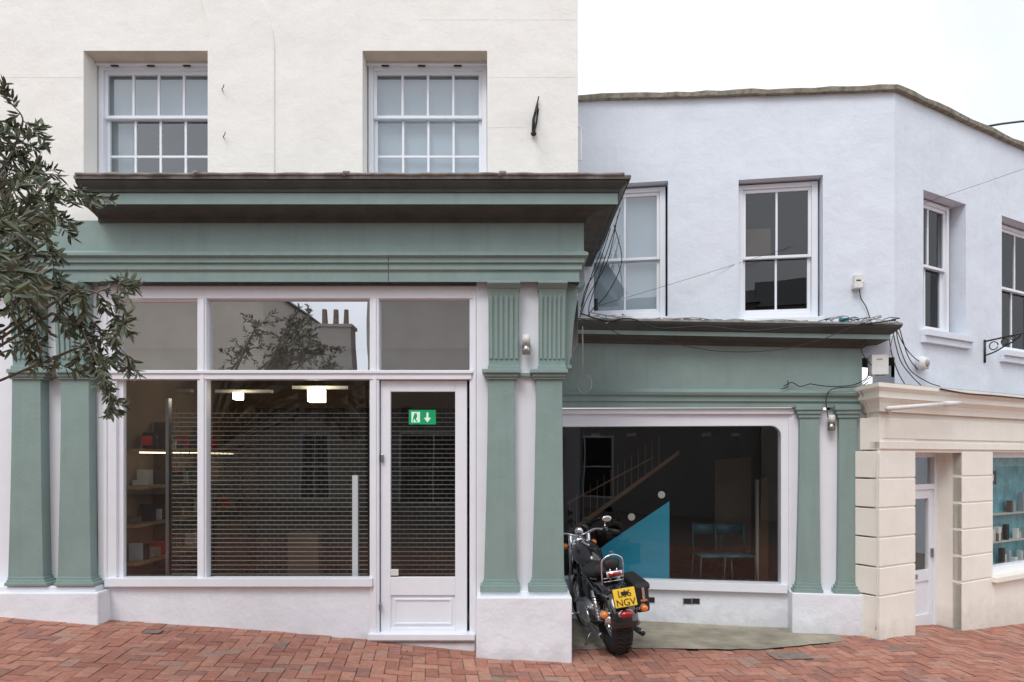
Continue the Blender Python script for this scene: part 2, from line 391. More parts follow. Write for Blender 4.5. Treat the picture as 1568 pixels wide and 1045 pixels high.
for k,(x0,x1) in enumerate(((128,318),(555,746))):
    u0=LU.uz(x0,0)[0]; u1=LU.uz(x1,0)[0]
    z1=LU.uz(x0,78)[1]; z0=H+(HY-285)/F*6.31
    if k==0: bk=[(0,1,0.585,1,BLIND2),(0,0.24,0.0,0.585,BLIND)]
    else: bk=[(0,1,0.0,1,BLIND2)]
    sash(LB,LU,u0+0.01,u1-0.01,z0,z1-0.02,-0.2,4,[],[0.36],back=bk,mid=0.585)
    hd=Part('window_head',LB,0.003); LU.bx(hd,u0+.001,u1-.001,z1-0.022,z1-0.002,-0.17,-0.22,WHITE)
    for q in(0.12,0.42,0.72): LU.bx(hd,u0+(u1-u0)*q,u0+(u1-u0)*q+0.07,z1-0.03,z1-0.022,-0.18,-0.2,BLACK)
    hd.done()
p=Part('lower_wall',LB,0.004)
L.rc(p,-700,150,432,1100,0.02,-0.3,WHITE)
p.b2((-0.31,6.0-0.045,-0.5),(0.432,6.5,H+1.55),WHITE)
p.b2((0.25,6.5,-0.5),(0.431,7.9,H+1.55),PLINTH)
p.done()
f=Part('shopfront_frame',LB,0.004)
L.rc(f,150,178,446,900,0.03,-0.06,WHITE); L.rc(f,178,189,581,886,0.0,-0.05,WHITE)
L.rc(f,158,163,446,900,0.045,0.0,WHITE)
L.rc(f,302,316,457,886,0.035,-0.06,WHITE); L.rc(f,306,312,457,886,0.05,0.03,WHITE)
L.rc(f,566,580,457,1000,0.035,-0.06,WHITE); L.rc(f,571,576,457,980,0.048,0.03,WHITE)
L.rc(f,719,737,446,1010,0.03,-0.06,WHITE); L.rc(f,724,729,446,975,0.045,0.02,WHITE)
L.rc(f,150,737,438,457,0.04,-0.06,WHITE)
L.rc(f,168,722,570,581,0.045,-0.06,WHITE); L.rc(f,166,724,567,572,0.06,0.03,WHITE)
L.rc(f,178,302,457,462,0.0,-0.05,WHITE)
L.rc(f,160,570,886,899,0.07,-0.05,WHITE)
f.done()
sr=Part('stall_riser',LB,0.004); L.rc(sr,155,567,897,1040,0.02,-0.2,PLINTH); sr.done()
d=Part('shop_door',LB,0.004)
o=-0.01
L.rc(d,583,598,583,975,o,o-0.045,WHITE); L.rc(d,697,715,583,975,o,o-0.045,WHITE)
L.rc(d,598,697,583,600,o-0.001,o-0.045,WHITE); L.rc(d,598,697,884,912,o-0.001,o-0.045,WHITE)
L.rc(d,598,697,962,975,o-0.001,o-0.045,WHITE); L.rc(d,598,697,910,964,o-0.018,o-0.04,WHITE)
for a,b,c,e in((603,692,917,920),(603,692,954,957),(603,606,920,954),(689,692,920,954)): L.rc(d,a,b,c,e,o-0.008,o-0.03,WHITE)
L.rc(d,580,720,975,1000,0.0,-0.1,WHITE)
L.rc(d,563,727,972,981,0.09,-0.05,WHITE); L.rc(d,563,727,981,984,0.085,-0.05,STEEL); L.rc(d,563,727,984,1030,0.06,-0.05,PLINTH)
L.rc(d,583,587,696,708,0.02,-0.02,STEEL); L.rc(d,598,610,872,882,o+0.003,o-0.01,PLAST)
L.rc(d,581,583,925,935,0.05,0,STEEL)
d.done()
gl=Part('shop_window_glass',LB)
def gq(pl,x0,x1,y0,y1,off,m,part): part.add([pl.P(x0,y1,off),pl.P(x1,y1,off),pl.P(x1,y0,off),pl.P(x0,y0,off)],[[0,1,2,3]],m)
for a,b in((176,304),(314,568),(578,721)): gq(L,a,b,456,572,-0.03,GLASST,gl)
for a,b in((176,304),(314,568)): gq(L,a,b,579,888,-0.03,GLASS,gl)
gq(L,596,699,598,886,-0.03,GLASS,gl)
gl.done()
pp=Part('pilaster',LB,0.004)
def pilaster(pl,t0,t1,b0,b1,yt,yb,off):
    n=8; left=[];right=[]
    for i in range(n+1):
        s=i/n; e=s**1.6
        left.append((t0+(b0-t0)*e,yt+(yb-yt)*s)); right.append((t1+(b1-t1)*e,yt+(yb-yt)*s))
    pl.pr(pp,left+right[::-1],off,0.0,GREEN)
for t0,t1,b0,b1,yb in((18,62,12,66,884),(93,136,88,139,884),(747,788,741,791,888),(821,861,815,864,888)):
    pilaster(L,t0,t1,b0,b1,580,yb,0.13)
    a,b=t0-4,t1+4
    for x0,x1,y0,y1,o in((a,b,577,581,0.15),(a-2,b+2,571,577,0.165),(a-5,b+5,565,571,0.19)): L.rc(pp,x0,x1,y0,y1,o,0.0,GREEN)
    a,b=b0,b1
    dy=yb-884
    for x0,x1,y0,y1,o in((a-1,b+1,yb,yb+5,0.145),(a-3,b+3,yb+5,yb+9,0.16),(a-6,b+5,yb+9,yb+(14 if dy==0 else 19),0.185)): L.rc(pp,x0,x1,y0,y1,o,0.0,GREEN)
L.rc(pp,792,817,571,577,0.08,0,GREEN); L.rc(pp,66,89,571,577,0.08,0,GREEN)
pp.done()
pn=Part('plinth',LB,0.012)
L.rc(pn,-300,150,908,1060,0.2,0,PLINTH); L.rc(pn,-300,146,898,908,0.16,0,WHITE)
a=L.uz(729,0,0.25)[0]
pn.b2((a,5.75,-0.6),(0.506,6.6,zL(915,0.25)),PLINTH)
L.rc(pn,735,872,905,917,0.16,0,WHITE)
pn.done()
cs=Part('fluted_console',LB,0.003)
def console(pl,u0,u1,z0,z1,off0,m=GREEN):
    def prof(extra):
        pts=[(0.0,z0),(off0+extra,z0)]
        for i in range(13):
            s=i/12; z=z0+(z1-z0)*(0.04+0.96*s)
            o=off0+extra+0.012+0.10*(s**3)+0.012*math.sin(s*math.pi)
            pts.append((o,z))
        pts+= [(0.0,z1)]
        return pts
    pl.prof(cs,u0,u1,prof(0),m)
    n=6; w=(u1-u0)/n
    for i in range(n):
        pr=[(o,z) for o,z in prof(0.013)]
        zz1=z1-(z1-z0)*0.13; zz0=z0+(z1-z0)*0.05
        q=[(0.01,zz0)]+[(o,z) for o,z in pr[1:-1] if zz0<=z<=zz1]+[(0.01,zz1)]
        pl.prof(cs,u0+w*(i+0.2),u0+w*(i+0.8),q,m)
    pl.prof(cs,u0-0.008,u1+0.008,[(0,z1-0.055),(off0+0.10,z1-0.055),(off0+0.15,z1-0.02),(off0+0.15,z1),(0,z1)],m)
    pl.prof(cs,u0-0.006,u1+0.006,[(0,z0-0.001),(off0+0.03,z0-0.001),(off0+0.03,z0+0.03),(0,z0+0.03)],m)
for x0,x1 in((17,62),(84,132),(748,795),(825,866)):
    u0=L.uz(x0,0,0.12)[0]; u1=L.uz(x1,0,0.12)[0]
    console(L,u0,u1,zL(565,0.13),zL(433,0.17),0.09)
console(S,-0.02,0.2,zL(565,0.0),zL(433,0.0),0.06)
cs.done()
en=Part('entablature',LB)
path=[(-4.75,6.0),(0.433,6.0),(0.433,7.4)]
arch=[(0.0,432),(0.145,432),(0.145,417),(0.152,415),(0.165,413),(0.165,404),(0.185,402),(0.185,395),(0.215,391),(0.215,387),(0.18,384),(0.18,338),(0.0,338)]
rows=[(o,zL(y,o)) for o,y in arch]
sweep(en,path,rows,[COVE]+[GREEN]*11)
path2=[(-3.52,6.0),(0.433,6.0),(0.433,7.4)]
cor=[(0.17,342),(0.195,341),(0.20,334),(0.25,328),(0.33,320),(0.385,316),(0.40,314),(0.43,313),(0.43,296),(0.445,294),(0.45,290),(0.475,285),(0.50,279),(0.505,275),(0.52,274)]
rows=[(o,zL(y,o)) for o,y in cor]; zt=zL(268,0.52)
rows+=[(0.525,zL(270,0.525)),(0.52,zt),(0.3,zt+0.03),(0.0,zt+0.05),(-0.16,zt+0.055)]
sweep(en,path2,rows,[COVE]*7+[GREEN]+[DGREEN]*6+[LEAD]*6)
en.done()
ld=Part('lead_flashing',LB,0.0,True)
p=[(-3.5+0.1*i,5.472+0.006*math.sin(i*1.7),zt-0.002+0.006*random.random()) for i in range(45)]
ld.tube(p,0.013,LEAD,7)
for x in(-2.55,-1.35,-0.1): ld.tube([(x,5.462,zt-0.018),(x+0.01,5.458,zt+0.006),(x+0.05,5.47,zt+0.018)],[0.012,0.02,0.01],LEAD,7)
ld.done()
jt=Part('fascia_joint',LB)
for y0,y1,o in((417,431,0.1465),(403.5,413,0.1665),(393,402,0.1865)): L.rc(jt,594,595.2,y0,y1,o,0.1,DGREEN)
jt.done()
# interior of left shop
it=Part('shop_interior',LB)
x0,x1,y0,y1,z0,z1=-3.62,-0.32,6.08,9.2,0.2,zL(575,0)
def q(a,b,c,d_,m,part=it): part.add([a,b,c,d_],[[0,1,2,3]],m)
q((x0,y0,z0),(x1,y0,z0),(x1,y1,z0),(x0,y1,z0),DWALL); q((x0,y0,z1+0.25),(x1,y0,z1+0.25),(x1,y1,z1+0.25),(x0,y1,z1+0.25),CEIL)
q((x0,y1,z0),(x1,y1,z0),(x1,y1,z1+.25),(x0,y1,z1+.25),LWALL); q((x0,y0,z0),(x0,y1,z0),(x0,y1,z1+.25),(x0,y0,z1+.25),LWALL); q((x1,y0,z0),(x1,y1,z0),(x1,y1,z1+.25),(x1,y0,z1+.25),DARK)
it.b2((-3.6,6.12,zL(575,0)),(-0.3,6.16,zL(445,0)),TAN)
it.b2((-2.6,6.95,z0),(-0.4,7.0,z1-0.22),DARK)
for zz in(0.75,1.1,1.45,1.8): it.b2((-3.6,6.25,zz),(-3.42,8.6,zz+0.025),WOOD)
for yy in(6.85,7.7,8.57): it.b2((-3.6,yy,0.2),(-3.43,yy+0.025,2.1),DWOOD)
for _ in range(44):
    zz=random.choice((0.78,1.13,1.48,1.83)); yy=random.uniform(6.28,8.5); h_=random.uniform(.05,.17); t_=random.uniform(.02,.07)
    it.b2((-3.58,yy,zz+.001),(-3.46,yy+t_,zz+h_),random.choice([SHLF,DWALL,REDP,BLIND,WOOD,TAN,BLACK,PLAST]))
it.b2((-3.5,6.45,1.86),(-3.44,6.53,1.95),REDP)
it.b2((-1.44,6.15,zL(883,-.15)),(-1.39,6.19,zL(728,-.15)),WHITE)
it.b2((-2.2,6.7,0.3),(-1.9,6.9,1.0),DWALL)
it.b2((-3.35,7.6,0.2),(-2.95,8.1,1.0),DWOOD)
it.done()
gr2=Part('security_grille',LB)
gy=6.42
for (xa,xb) in((-3.2,-1.36),(-1.18,-0.42)):
    k=0; z=0.52
    while z<H+0.42:
        gr2.b2((xa,gy,z),(xb,gy+0.008,z+0.006),ALU)
        x=xa+(0.04 if k%2 else 0.0)
        while x<xb:
            gr2.b2((x,gy+0.001,z+0.006),(x+0.006,gy+0.007,z+0.042),ALUD); x+=0.08
        z+=0.042; k+=1
gr2.b2((-3.25,gy-0.02,0.3),(-3.22,gy+0.04,2.3),STEEL)
gr2.done()
lm=Part('interior_lamp',LB)
for px,py,s in((485,606,0.075),(365,607,0.04),(240,606,0.04)):
    v=L.P(px,py,-1.2); lm.b2((v.x-s,v.y-s,v.z-s*0.9),(v.x+s,v.y+s,v.z+s*0.9),LAMP)
    lm.b2((v.x-0.3,v.y+0.12,v.z+s+0.01),(v.x+0.3,v.y+0.2,v.z+s+0.04),SHLF)
lm.b2((-3.44,6.3,1.785),(-3.43,8.4,1.797),STRIP)
lm.done()
ex=Part('exit_sign',LB); E=-0.25
L.rc(ex,626,667,628,650,E,E-0.03,EXITG); L.rc(ex,630,643,631,647,E+0.002,E,EXITW)
L.pr(ex,[(653,632),(656,632),(656,640),(660,640),(654.5,647),(649,640),(653,640)],E+0.002,E,EXITW)
L.pr(ex,[(635,633),(638,633),(639,638),(637,642),(640,646),(637,646),(634,641),(633,646),(631.5,646),(633,638)],E+0.004,E+0.001,EXITG)
ex.done()
# ------------------------------------------------------------------ wall fittings (left)
def bulkhead(name,pl,px,y0,y1,r,off):
    p=Part(name,None,0,True); a=pl.P(px,y0,off); b=pl.P(px,y1,off); n=pl.n
    p.tube([a,a+(b-a)*0.46],[r,r],PLAST,14); p.tube([a+(b-a)*0.54,b],[r,r],STEEL,14); p.tube([a+(b-a)*0.4,a+(b-a)*0.6],[r*0.8,r*0.8],STEEL,12)
    p.tube([a+(b-a)*0.5,a+(b-a)*0.5-n*(off-0.02)],0.018,STEEL,8)
    p.tube([a+(b-a)*0.5-n*(off-0.06),a+(b-a)*0.5-n*(off-0.035)],0.04,PLAST,14)
    p.done()
bulkhead('wall_light',L,806,513,543,0.036,0.13)
bulkhead('wall_light',B,1273,636,660,0.036,0.14)
bk=Part('hanging_sign_bracket',None,0,True)
a=LU.P(817,205,0.03); b=LU.P(825,148,0.03)
bk.tube([a,a+Vector((0.0,0,0.12)),a+Vector((0.02,-0.02,0.2)),b],[0.02,0.016,0.012,0.006],BLACK)
bk.tube([a+Vector((0,0,-0.01)),a+Vector((0.02,-0.12,0.03)),a+Vector((0.03,-0.26,0.08)),a+Vector((0.03,-0.2,0.16)),a+Vector((0.01,0,0.18))],0.009,BLACK)
bk.ell(a,(0.026,0.02,0.022),BLACK); bk.done()
bk=Part('sign_frame_bracket')
bk.tube([(xw,6.16,zL(195,0,6.2)),(xw+0.035,6.16,zL(200,0,6.2)),(xw+0.035,6.16,zL(248,0,6.2)),(xw,6.16,zL(250,0,6.2))],0.008,PLAST); bk.done()
for px,py in((341,138),(343,210)):
    h=Part('wall_hook',None,0,True); v=LU.P(px,py,0.02)
    h.tube([v+Vector((0,0.02,-0.01)),v+Vector((0.005,-0.03,-0.012)),v+Vector((0.025,-0.045,0.0)),v+Vector((0.03,-0.045,0.022))],0.004,BLACK); h.done()
# ------------------------------------------------------------------ blue building
BB=empty('pale_blue_building')
w=Part('upper_wall',BB)
uL=B.uz(885,0)[0]-0.5
zr0=H+545*7.35/F; zr1=H+561*6.85/F
def bt(u): return zr1+(zr0-zr1)*(-u)/3.17
def lev(pl,x0,x1,y0,y1,off=0):
    a=pl.uz(x0,HY,off)[0]; b=pl.uz(x1,HY,off)[0]; xm=(x0+x1)/2
    return (a,b,pl.uz(xm,y1,off)[1],pl.uz(xm,y0,off)[1])
ha=lev(B,895,1023,281,492); hb=lev(B,1131,1260,272,492)
wall(w,B,(uL,0.0),(H+1.0,zr1),[ha,hb],BLUE,ztop=bt,rev=0.17)
hc=lev(R,1414,1479,302,516); hd_=lev(R,1534,1620,345,548)
wall(w,R,(0.0,9.0),(H+0.5,zr1),[hc,hd_],BLUE,rev=0.17)
w.add([R.W(9,-1),R.W(9,-1)+Vector((-3,5,0)),R.W(9,zr1)+Vector((-3,5,0)),R.W(9,zr1)],[[0,1,2,3]],BLUE)
w.add([B.W(uL,zr1-0.05),B.W(0,zr1-0.05),R.W(9,zr1-0.05),R.W(9,zr1-0.05)+Vector((-3,5,0)),B.W(uL,zr1-0.05)+Vector((0,6,0))],[[0,1,2,3,4]],ROOF)
w.done()
cp=Part('coping',BB,0.0)
pth=[B.W(uL,0).xy]
for i in range(1,25): pth.append(B.W(uL*(1-i/24),0).xy)
for i in range(1,41): pth.append(R.W(9*i/40,0).xy)
zz=[bt(uL*(1-i/24)) for i in range(25)]+[zr1]*40
jit=[random.uniform(-0.011,0.011) for _ in zz]
sweep(cp,pth,[(-0.3,[z+0.055 for z in zz]),(0.04,[z+0.045+j for z,j in zip(zz,jit)]),(0.06,[z+0.03+j for z,j in zip(zz,jit)]),(0.055,[z-0.012+j*.5 for z,j in zip(zz,jit)]),(-0.02,[z-0.012 for z in zz])],[COPE]*4)
cp.done()
sash(BB,B,ha[0],ha[1]-0.02,ha[2]+0.03,ha[3]-0.02,-0.10,2,[],[],back=[(0,1,0,1,BLIND2)],fw=0.06,mid=0.47)
sash(BB,B,hb[0],hb[1]-0.02,hb[2]+0.03,hb[3]-0.02,-0.10,2,[],[],glass=GLASSD,fw=0.06,mid=0.47,back=[(0.05,0.45,0.5,0.7,DWALL)])
sash(BB,R,hc[0]-0.03,hc[1]-0.10,hc[2]+0.03,hc[3]-0.02,-0.12,2,[],[],glass=GLASSD,fw=0.05,mid=0.52,back=[(0,0.4,0,1,BLIND)])
sash(BB,R,hd_[0]-0.03,hd_[1]-0.1,hd_[2]+0.03,hd_[3]-0.02,-0.12,2,[],[],glass=GLASSD,fw=0.05,mid=0.52)
sl=Part('window_sill',BB,0.004)
for pl,h in((B,ha),(B,hb),(R,hc),(R,hd_)):
    pl.bx(sl,h[0]-(0.0 if pl is B else 0.05),h[1]+(0.0 if pl is B else 0.05),h[2]-0.03,h[2]+0.035,0.02 if pl is B else 0.07,-0.16,WHITE if pl is B else BLUE)
    if pl is R: R.bx(sl,h[0]-0.05,h[1]+0.05,h[2]-0.10,h[2]-0.03,0.045,-0.1,BLUE)
sl.done()
f=Part('shopfront_frame',BB,0.004)
B.pr(f,[(800,630),(1212,630),(1212,652),(800,654)],0.05,-0.1,WHITE)
B.pr(f,[(800,626),(1216,625),(1216,634),(800,634)],0.09,0.0,WHITE)
B.rc(f,1196,1208,652,905,0.05,-0.1,WHITE); B.rc(f,1208,1214,640,912,0.075,-0.05,WHITE)
c=[(1197,651),(1180,651)]+[(1180+16*math.sin(t*math.pi/12),668-16*math.cos(t*math.pi/12)) for t in range(7)]
B.pr(f,c,0.049,-0.05,WHITE)
B.pr(f,[(800,884),(1206,896),(1206,909),(800,897)],0.09,-0.08,WHITE)
B.rc(f,1212,1323,628,985,0.075,-0.1,WHITE)
f.done()
sr=Part('stall_riser',BB,0.004); B.pr(sr,[(790,895),(1214,905),(1214,1040),(790,1040)],0.03,-0.1,PLINTH); sr.done()
vt=Part('air_vent',BB,0.002)
for x,y in((984,919),(997,919),(1053,921),(1066,921)):
    B.rc(vt,x-5.5,x+5.5,y-4,y+4,0.04,0.0,BLACK); B.rc(vt,x-7,x-5.5,y-5,y+5,0.045,0,STEEL)
vt.done()
pp=Part('pilaster',BB,0.004)
for t0,t1,b0,b1 in((1225,1255,1220,1257),(1285,1313,1283,1318)):
    pilaster(B,t0,t1,b0,b1,640,893,0.14)
    for a,b,y0,y1,o in((t0-2,t1+2,634,640,0.155),(t0-4,t1+4,628,634,0.17),(t0-6,t1+6,620,628,0.185)): B.rc(pp,a,b,y0,y1,o,0,GREEN)
    for a,b,y0,y1,o in((b0-1,b1+1,893,898,0.155),(b0-3,b1+2,898,903,0.17),(b0-5,b1+4,903,911,0.185)): B.rc(pp,a,b,y0,y1,o,0,GREEN)
pp.done()
pn=Part('plinth',BB,0.01); B.rc(pn,1213,1323,910,1040,0.21,0,PLINTH); pn.done()
en=Part('entablature',BB)
uE=B.uz(1320,600,0.15)[0]-0.15
P0=B.W(B.uz(860,600,0)[0]-0.35,0).xy; P1=B.W(uE,0).xy; P2=B.W(uE,0,-0.5).xy
def zB(off,yl,yr):
    dl=(B.P(880,HY,off)).y; dr=(B.P(1322,HY,off)).y; z_l=H+(HY-yl)/F*dl; z_r=H+(HY-yr)/F*dr
    xl=B.P(880,HY,off).x; xr=B.P(1322,HY,off).x
    sl=(z_r-z_l)/(xr-xl)
    return [z_l+sl*(P0.x-xl),z_r,z_r]
bpr=[(0.0,625,624),(0.13,625,624),(0.13,616,617),(0.15,614,615),(0.15,607,609),(0.18,604,606),(0.19,600,602),(0.16,597,599),(0.15,595,597),(0.15,524,533),(0.0,524,533)]
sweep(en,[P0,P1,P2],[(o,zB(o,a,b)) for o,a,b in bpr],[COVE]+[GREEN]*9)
bpc=[(0.145,526,535),(0.17,524,532),(0.18,520,528),(0.26,514,524),(0.30,512,522),(0.34,511,521),(0.34,505,514),(0.36,503,512),(0.385,499,508),(0.41,495,504),(0.42,492,501),(0.425,490,499)]
rows=[(o,zB(o,a,b)) for o,a,b in bpc]
top=rows[-1][1]; rows+=[(0.42,[z+0.02 for z in top]),(0.2,[z+0.05 for z in top]),(-0.02,[z+0.07 for z in top])]
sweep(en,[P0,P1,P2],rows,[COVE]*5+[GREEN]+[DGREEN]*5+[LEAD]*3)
en.done()
lf=Part('lead_flashing',BB)
for i in range(16):
    a=[]
    for t in(0,0.5,1):
        p=P0.lerp(P1,(i+t*0.9)/16); zt2=top[0]+(top[1]-top[0])*((i+t*.9)/16)
        a.append((p.x+B.n.x*0.38,p.y+B.n.y*0.38,zt2+0.028+random.uniform(-.008,.012)))
    lf.tube(a,random.uniform(0.012,0.022),random.choice([LEAD,LEAD,PLAST]),6)
lf.done()
gl=Part('shop_window_glass',BB); gq(B,820,1198,648,896,-0.03,GLASS,gl); gl.done()
it=Part('shop_interior',BB)
a=B.W(B.uz(820,0)[0],0); b=B.W(B.uz(1205,0)[0],0)
def box_in(a,b,dep,z0,z1,m):
    n=-B.n; p=[a-B.n*0.11,b-B.n*0.11,b+n*dep,a+n*dep]
    lo=[Vector((v.x,v.y,z0)) for v in p]; hi=[Vector((v.x,v.y,z1)) for v in p]
    it.add(lo+hi,[[0,1,2,3],[4,5,6,7],[1,2,6,5],[2,3,7,6],[3,0,4,7]],m)
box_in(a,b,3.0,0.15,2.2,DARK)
B.pr(it,[(885,867),(930,832),(1025,768),(1025,893),(885,889)],-0.12,-0.14,TEAL)
for x,y,r in((967,792,5.5),(1013,758,5.5)): B.pr(it,[(x+r*math.cos(t*math.pi/8),y+r*math.sin(t*math.pi/8)) for t in range(16)],-0.1,-0.115,SHLF)
B.pr(it,[(1162,735),(1184,729),(1184,893),(1162,889)],-0.9,-0.93,DWOOD)
B.pr(it,[(1158,735),(1162,735),(1162,891),(1158,891)],-0.85,-0.93,TAN)
B.pr(it,[(868,815),(1040,690),(1040,696),(868,823)],-0.5,-0.53,DWOOD)
B.pr(it,[(868,770),(1000,700),(1000,702),(868,773)],-0.45,-0.47,DWOOD)
for i in range(14):
    x=872+i*10.5; y=812-i*7.7; B.pr(it,[(x,y-46),(x+1.0,y-47),(x+1.0,y),(x,y)],-0.5,-0.51,DWOOD)
for x in(905,960,1075,1120): B.pr(it,[(x,664),(x+14,663),(x+14,668),(x,669)],-1.5,-1.52,TAN)
B.pr(it,[(1095,705),(1150,700),(1150,850),(1095,845)],-1.4,-1.45,DWALL)
it.done()
ch=Part('cafe_chair',BB,0,True)
for k,vx in enumerate((1126,1090)):
    v=B.P(vx,850,-0.9); s=0.17
    ch.box(v,(s,s,0.012),TEALC)
    for sx in(-1,1):
        for sy in(-1,1): ch.tube([v+Vector((sx*s,sy*s,0)),v+Vector((sx*s*1.15,sy*s*1.15,-0.42))],0.009,ALUD)
    ch.tube([v+Vector((-s,s,0)),v+Vector((-s,s+0.05,0.35)),v+Vector((s,s+0.05,0.35)),v+Vector((s,s,0))],0.012,TEALC)
    ch.box(v+Vector((0,s+0.05,0.28)),(s,0.01,0.06),TEALC)
ch.done()
# ------------------------------------------------------------------ cream building (lower right)
CB=empty('cream_shop_building')
OC=0.105; u0c=-0.418; zc=H+0.60
w=Part('rusticated_wall',CB,0.006)
def ru(px): return R.uz(px,HY,OC)[0]
def rz(px,py): return R.uz(px,py,OC)[1]
dh=(ru(1402),ru(1474),-1.0,rz(1402,693)); wh=(ru(1522),ru(1640),rz(1540,880),rz(1540,693))
wb=Part('ground_floor_wall',CB)
wall(wb,R,(u0c,7.5),(-1.2,zc+0.02),[(dh[0],dh[1],-1.2,dh[3]),wh],YEL,off=OC-0.012,rev=0.35)
pA=R.W(u0c,0,OC-0.012); wb.add([(pA.x,pA.y,-1),(pA.x-0.0,pA.y+0.6,-1),(pA.x-0.0,pA.y+0.6,zc),(pA.x,pA.y,zc)],[[0,1,2,3]],YEL)
wb.done()
ys=[690,733,778,823,868,912,975+60]
for k in range(6):
    zt_=rz(1360,ys[k]+1.2); zb_=rz(1360,ys[k+1]-1.2)
    R.bx(w,u0c,dh[0],zb_,zt_,OC,-0.15,YEL)
    R.bx(w,dh[1]+0.0,wh[0]-0.02,zb_,zt_,OC,-0.0,YEL)
    if k>=4 and min(zt_,wh[2]-.065)>zb_: R.bx(w,wh[0]-0.015,7.0,zb_,min(zt_,wh[2]-0.065),OC,-0.2,YEL)
R.bx(w,u0c,dh[0]-0.0,rz(1360,689),rz(1360,640),OC,-0.1,YEL)
w.done()
fr=Part('fascia',CB,0.006)
R.bx(fr,u0c,7.5,rz(1360,688),rz(1360,676)+0.0,OC+0.01,0,YEL)
R.bx(fr,u0c+0.05,7.5,rz(1360,672),rz(1360,640),OC+0.006,0,YEL)
fr.done()
co=Part('cornice',CB)
A0=R.W(u0c,0,OC); pth=[(A0.x,A0.y+0.5),(A0.x,A0.y),R.W(7.5,0,OC).xy]
zz=lambda py: H+(HY-py)/F*6.5
rows=[(0,zz(630)),(0.03,zz(630)),(0.035,zz(624)),(0.05,zz(617)),(0.085,zz(611)),(0.10,zz(610)),(0.10,zz(601)),(0.12,zz(598)),(0.14,zz(595)),(0.14,zz(589)),(0.0,zz(584)),(-0.1,zz(583))]
sweep(co,pth,rows,[YEL]*9+[LEAD]*2)
co.done()
dr=Part('panelled_door',CB,0.004)
dd=OC-0.28
u0,u1=dh[0],dh[1]; zb=-0.22+0.12; ztp=dh[3]
R.bx(dr,u0,u0+0.05,zb,ztp,dd+0.02,dd-0.06,WHITE); R.bx(dr,u1-0.05,u1,zb,ztp,dd+0.02,dd-0.06,WHITE)
R.bx(dr,u0+0.05,u1-0.05,ztp-0.05,ztp,dd+0.018,dd-0.06,WHITE)
ztr=ztp-0.34; R.bx(dr,u0+0.05,u1-0.05,ztr-0.06,ztr,dd+0.018,dd-0.06,WHITE)
a0,a1=u0+0.05,u1-0.05
R.bx(dr,a0,a0+0.08,zb,ztr-0.06,dd,dd-0.045,WHITE);R.bx(dr,a1-0.08,a1,zb,ztr-0.06,dd,dd-0.045,WHITE)
R.bx(dr,a0+.08,a1-.08,ztr-0.16,ztr-0.06,dd-.001,dd-0.045,WHITE)
R.bx(dr,a0+.08,a1-.08,zb+0.5,zb+0.62,dd-.001,dd-0.045,WHITE);R.bx(dr,a0+.08,a1-.08,zb,zb+0.14,dd-.001,dd-0.045,WHITE)
R.bx(dr,a0+.08,a1-.08,zb+0.14,zb+0.5,dd-.018,dd-0.04,WHITE)
um=(a0+a1)/2
R.bx(dr,um-0.09,um+0.09,zb+0.535,zb+0.585,dd+0.008,dd-0.01,STEEL)
R.bx(dr,a1-0.05,a1-0.03,zb+0.75,zb+0.85,dd+0.03,dd-0.01,STEEL)
R.bx(dr,u0-0.02,u1+0.02,-0.6,zb,OC-0.02,dd-0.1,LEAD)
dr.done()
g3=Part('door_glass',CB)
for z0_,z1_ in((zb+0.62,ztr-0.16),(ztr,ztp-0.05)): g3.add([R.W(a0,z0_,dd-0.025),R.W(a1,z0_,dd-0.025),R.W(a1,z1_,dd-0.025),R.W(a0,z1_,dd-0.025)],[[0,1,2,3]],GLASS)
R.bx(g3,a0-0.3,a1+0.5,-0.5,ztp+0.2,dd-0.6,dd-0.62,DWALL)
R.bx(g3,a0+0.25,a1-0.1,zb+0.2,ztr-0.4,dd-0.4,dd-0.42,BLIND)
g3.done()
sw=wh
sd_=Part('window_display',CB)
sd_.add([R.W(sw[0],sw[2],OC-0.2),R.W(sw[1],sw[2],OC-0.2),R.W(sw[1],sw[3],OC-0.2),R.W(sw[0],sw[3],OC-0.2)],[[0,1,2,3]],GLASS)
R.bx(sd_,sw[0]-0.1,sw[1]+0.3,sw[2]-0.1,sw[3]+0.1,OC-0.34,OC-0.36,DISP)
R.bx(sd_,sw[0]+0.08,sw[0]+0.50,rz(1532,744),rz(1532,722),OC-0.205,OC-0.215,BLACK)
for k in range(7):
    u=sw[0]+0.13+k*0.046; R.bx(sd_,u,u+0.03,rz(1532,738),rz(1532,728+(k%3)),OC-0.202,OC-0.2045,PLAST)
for i in range(30):
    u=sw[0]+0.1+0.05*i; z=random.choice((sw[2]+0.0,sw[2]+0.33,sw[2]+0.66)); R.bx(sd_,u,u+random.uniform(.03,.07),z,z+random.uniform(.08,.26),OC-0.25,OC-0.30,random.choice([TEAL,PLAST,BLIND,DWALL,SHLF,BLIND2,PLAST,DARK]))
for z in(sw[2]+0.31,sw[2]+0.64): R.bx(sd_,sw[0],sw[1],z,z+0.018,OC-0.24,OC-0.34,SHLF)
sd_.done()
wf=Part('shop_window_frame',CB,0.004)
R.bx(wf,sw[0],sw[0]+0.06,sw[2],sw[3],OC-0.12,OC-0.22,WHITE);R.bx(wf,sw[0]+.06,sw[1],sw[3]-0.06,sw[3],OC-0.121,OC-0.22,WHITE);R.bx(wf,sw[0]+.06,sw[1],sw[2],sw[2]+0.07,OC-0.121,OC-0.22,WHITE)
R.bx(wf,sw[0]-0.05,sw[1],sw[2]-0.06,sw[2]-0.002,OC+0.06,OC-0.2,YEL)
wf.done()
aw=Part('awning_arm',None,0,True)
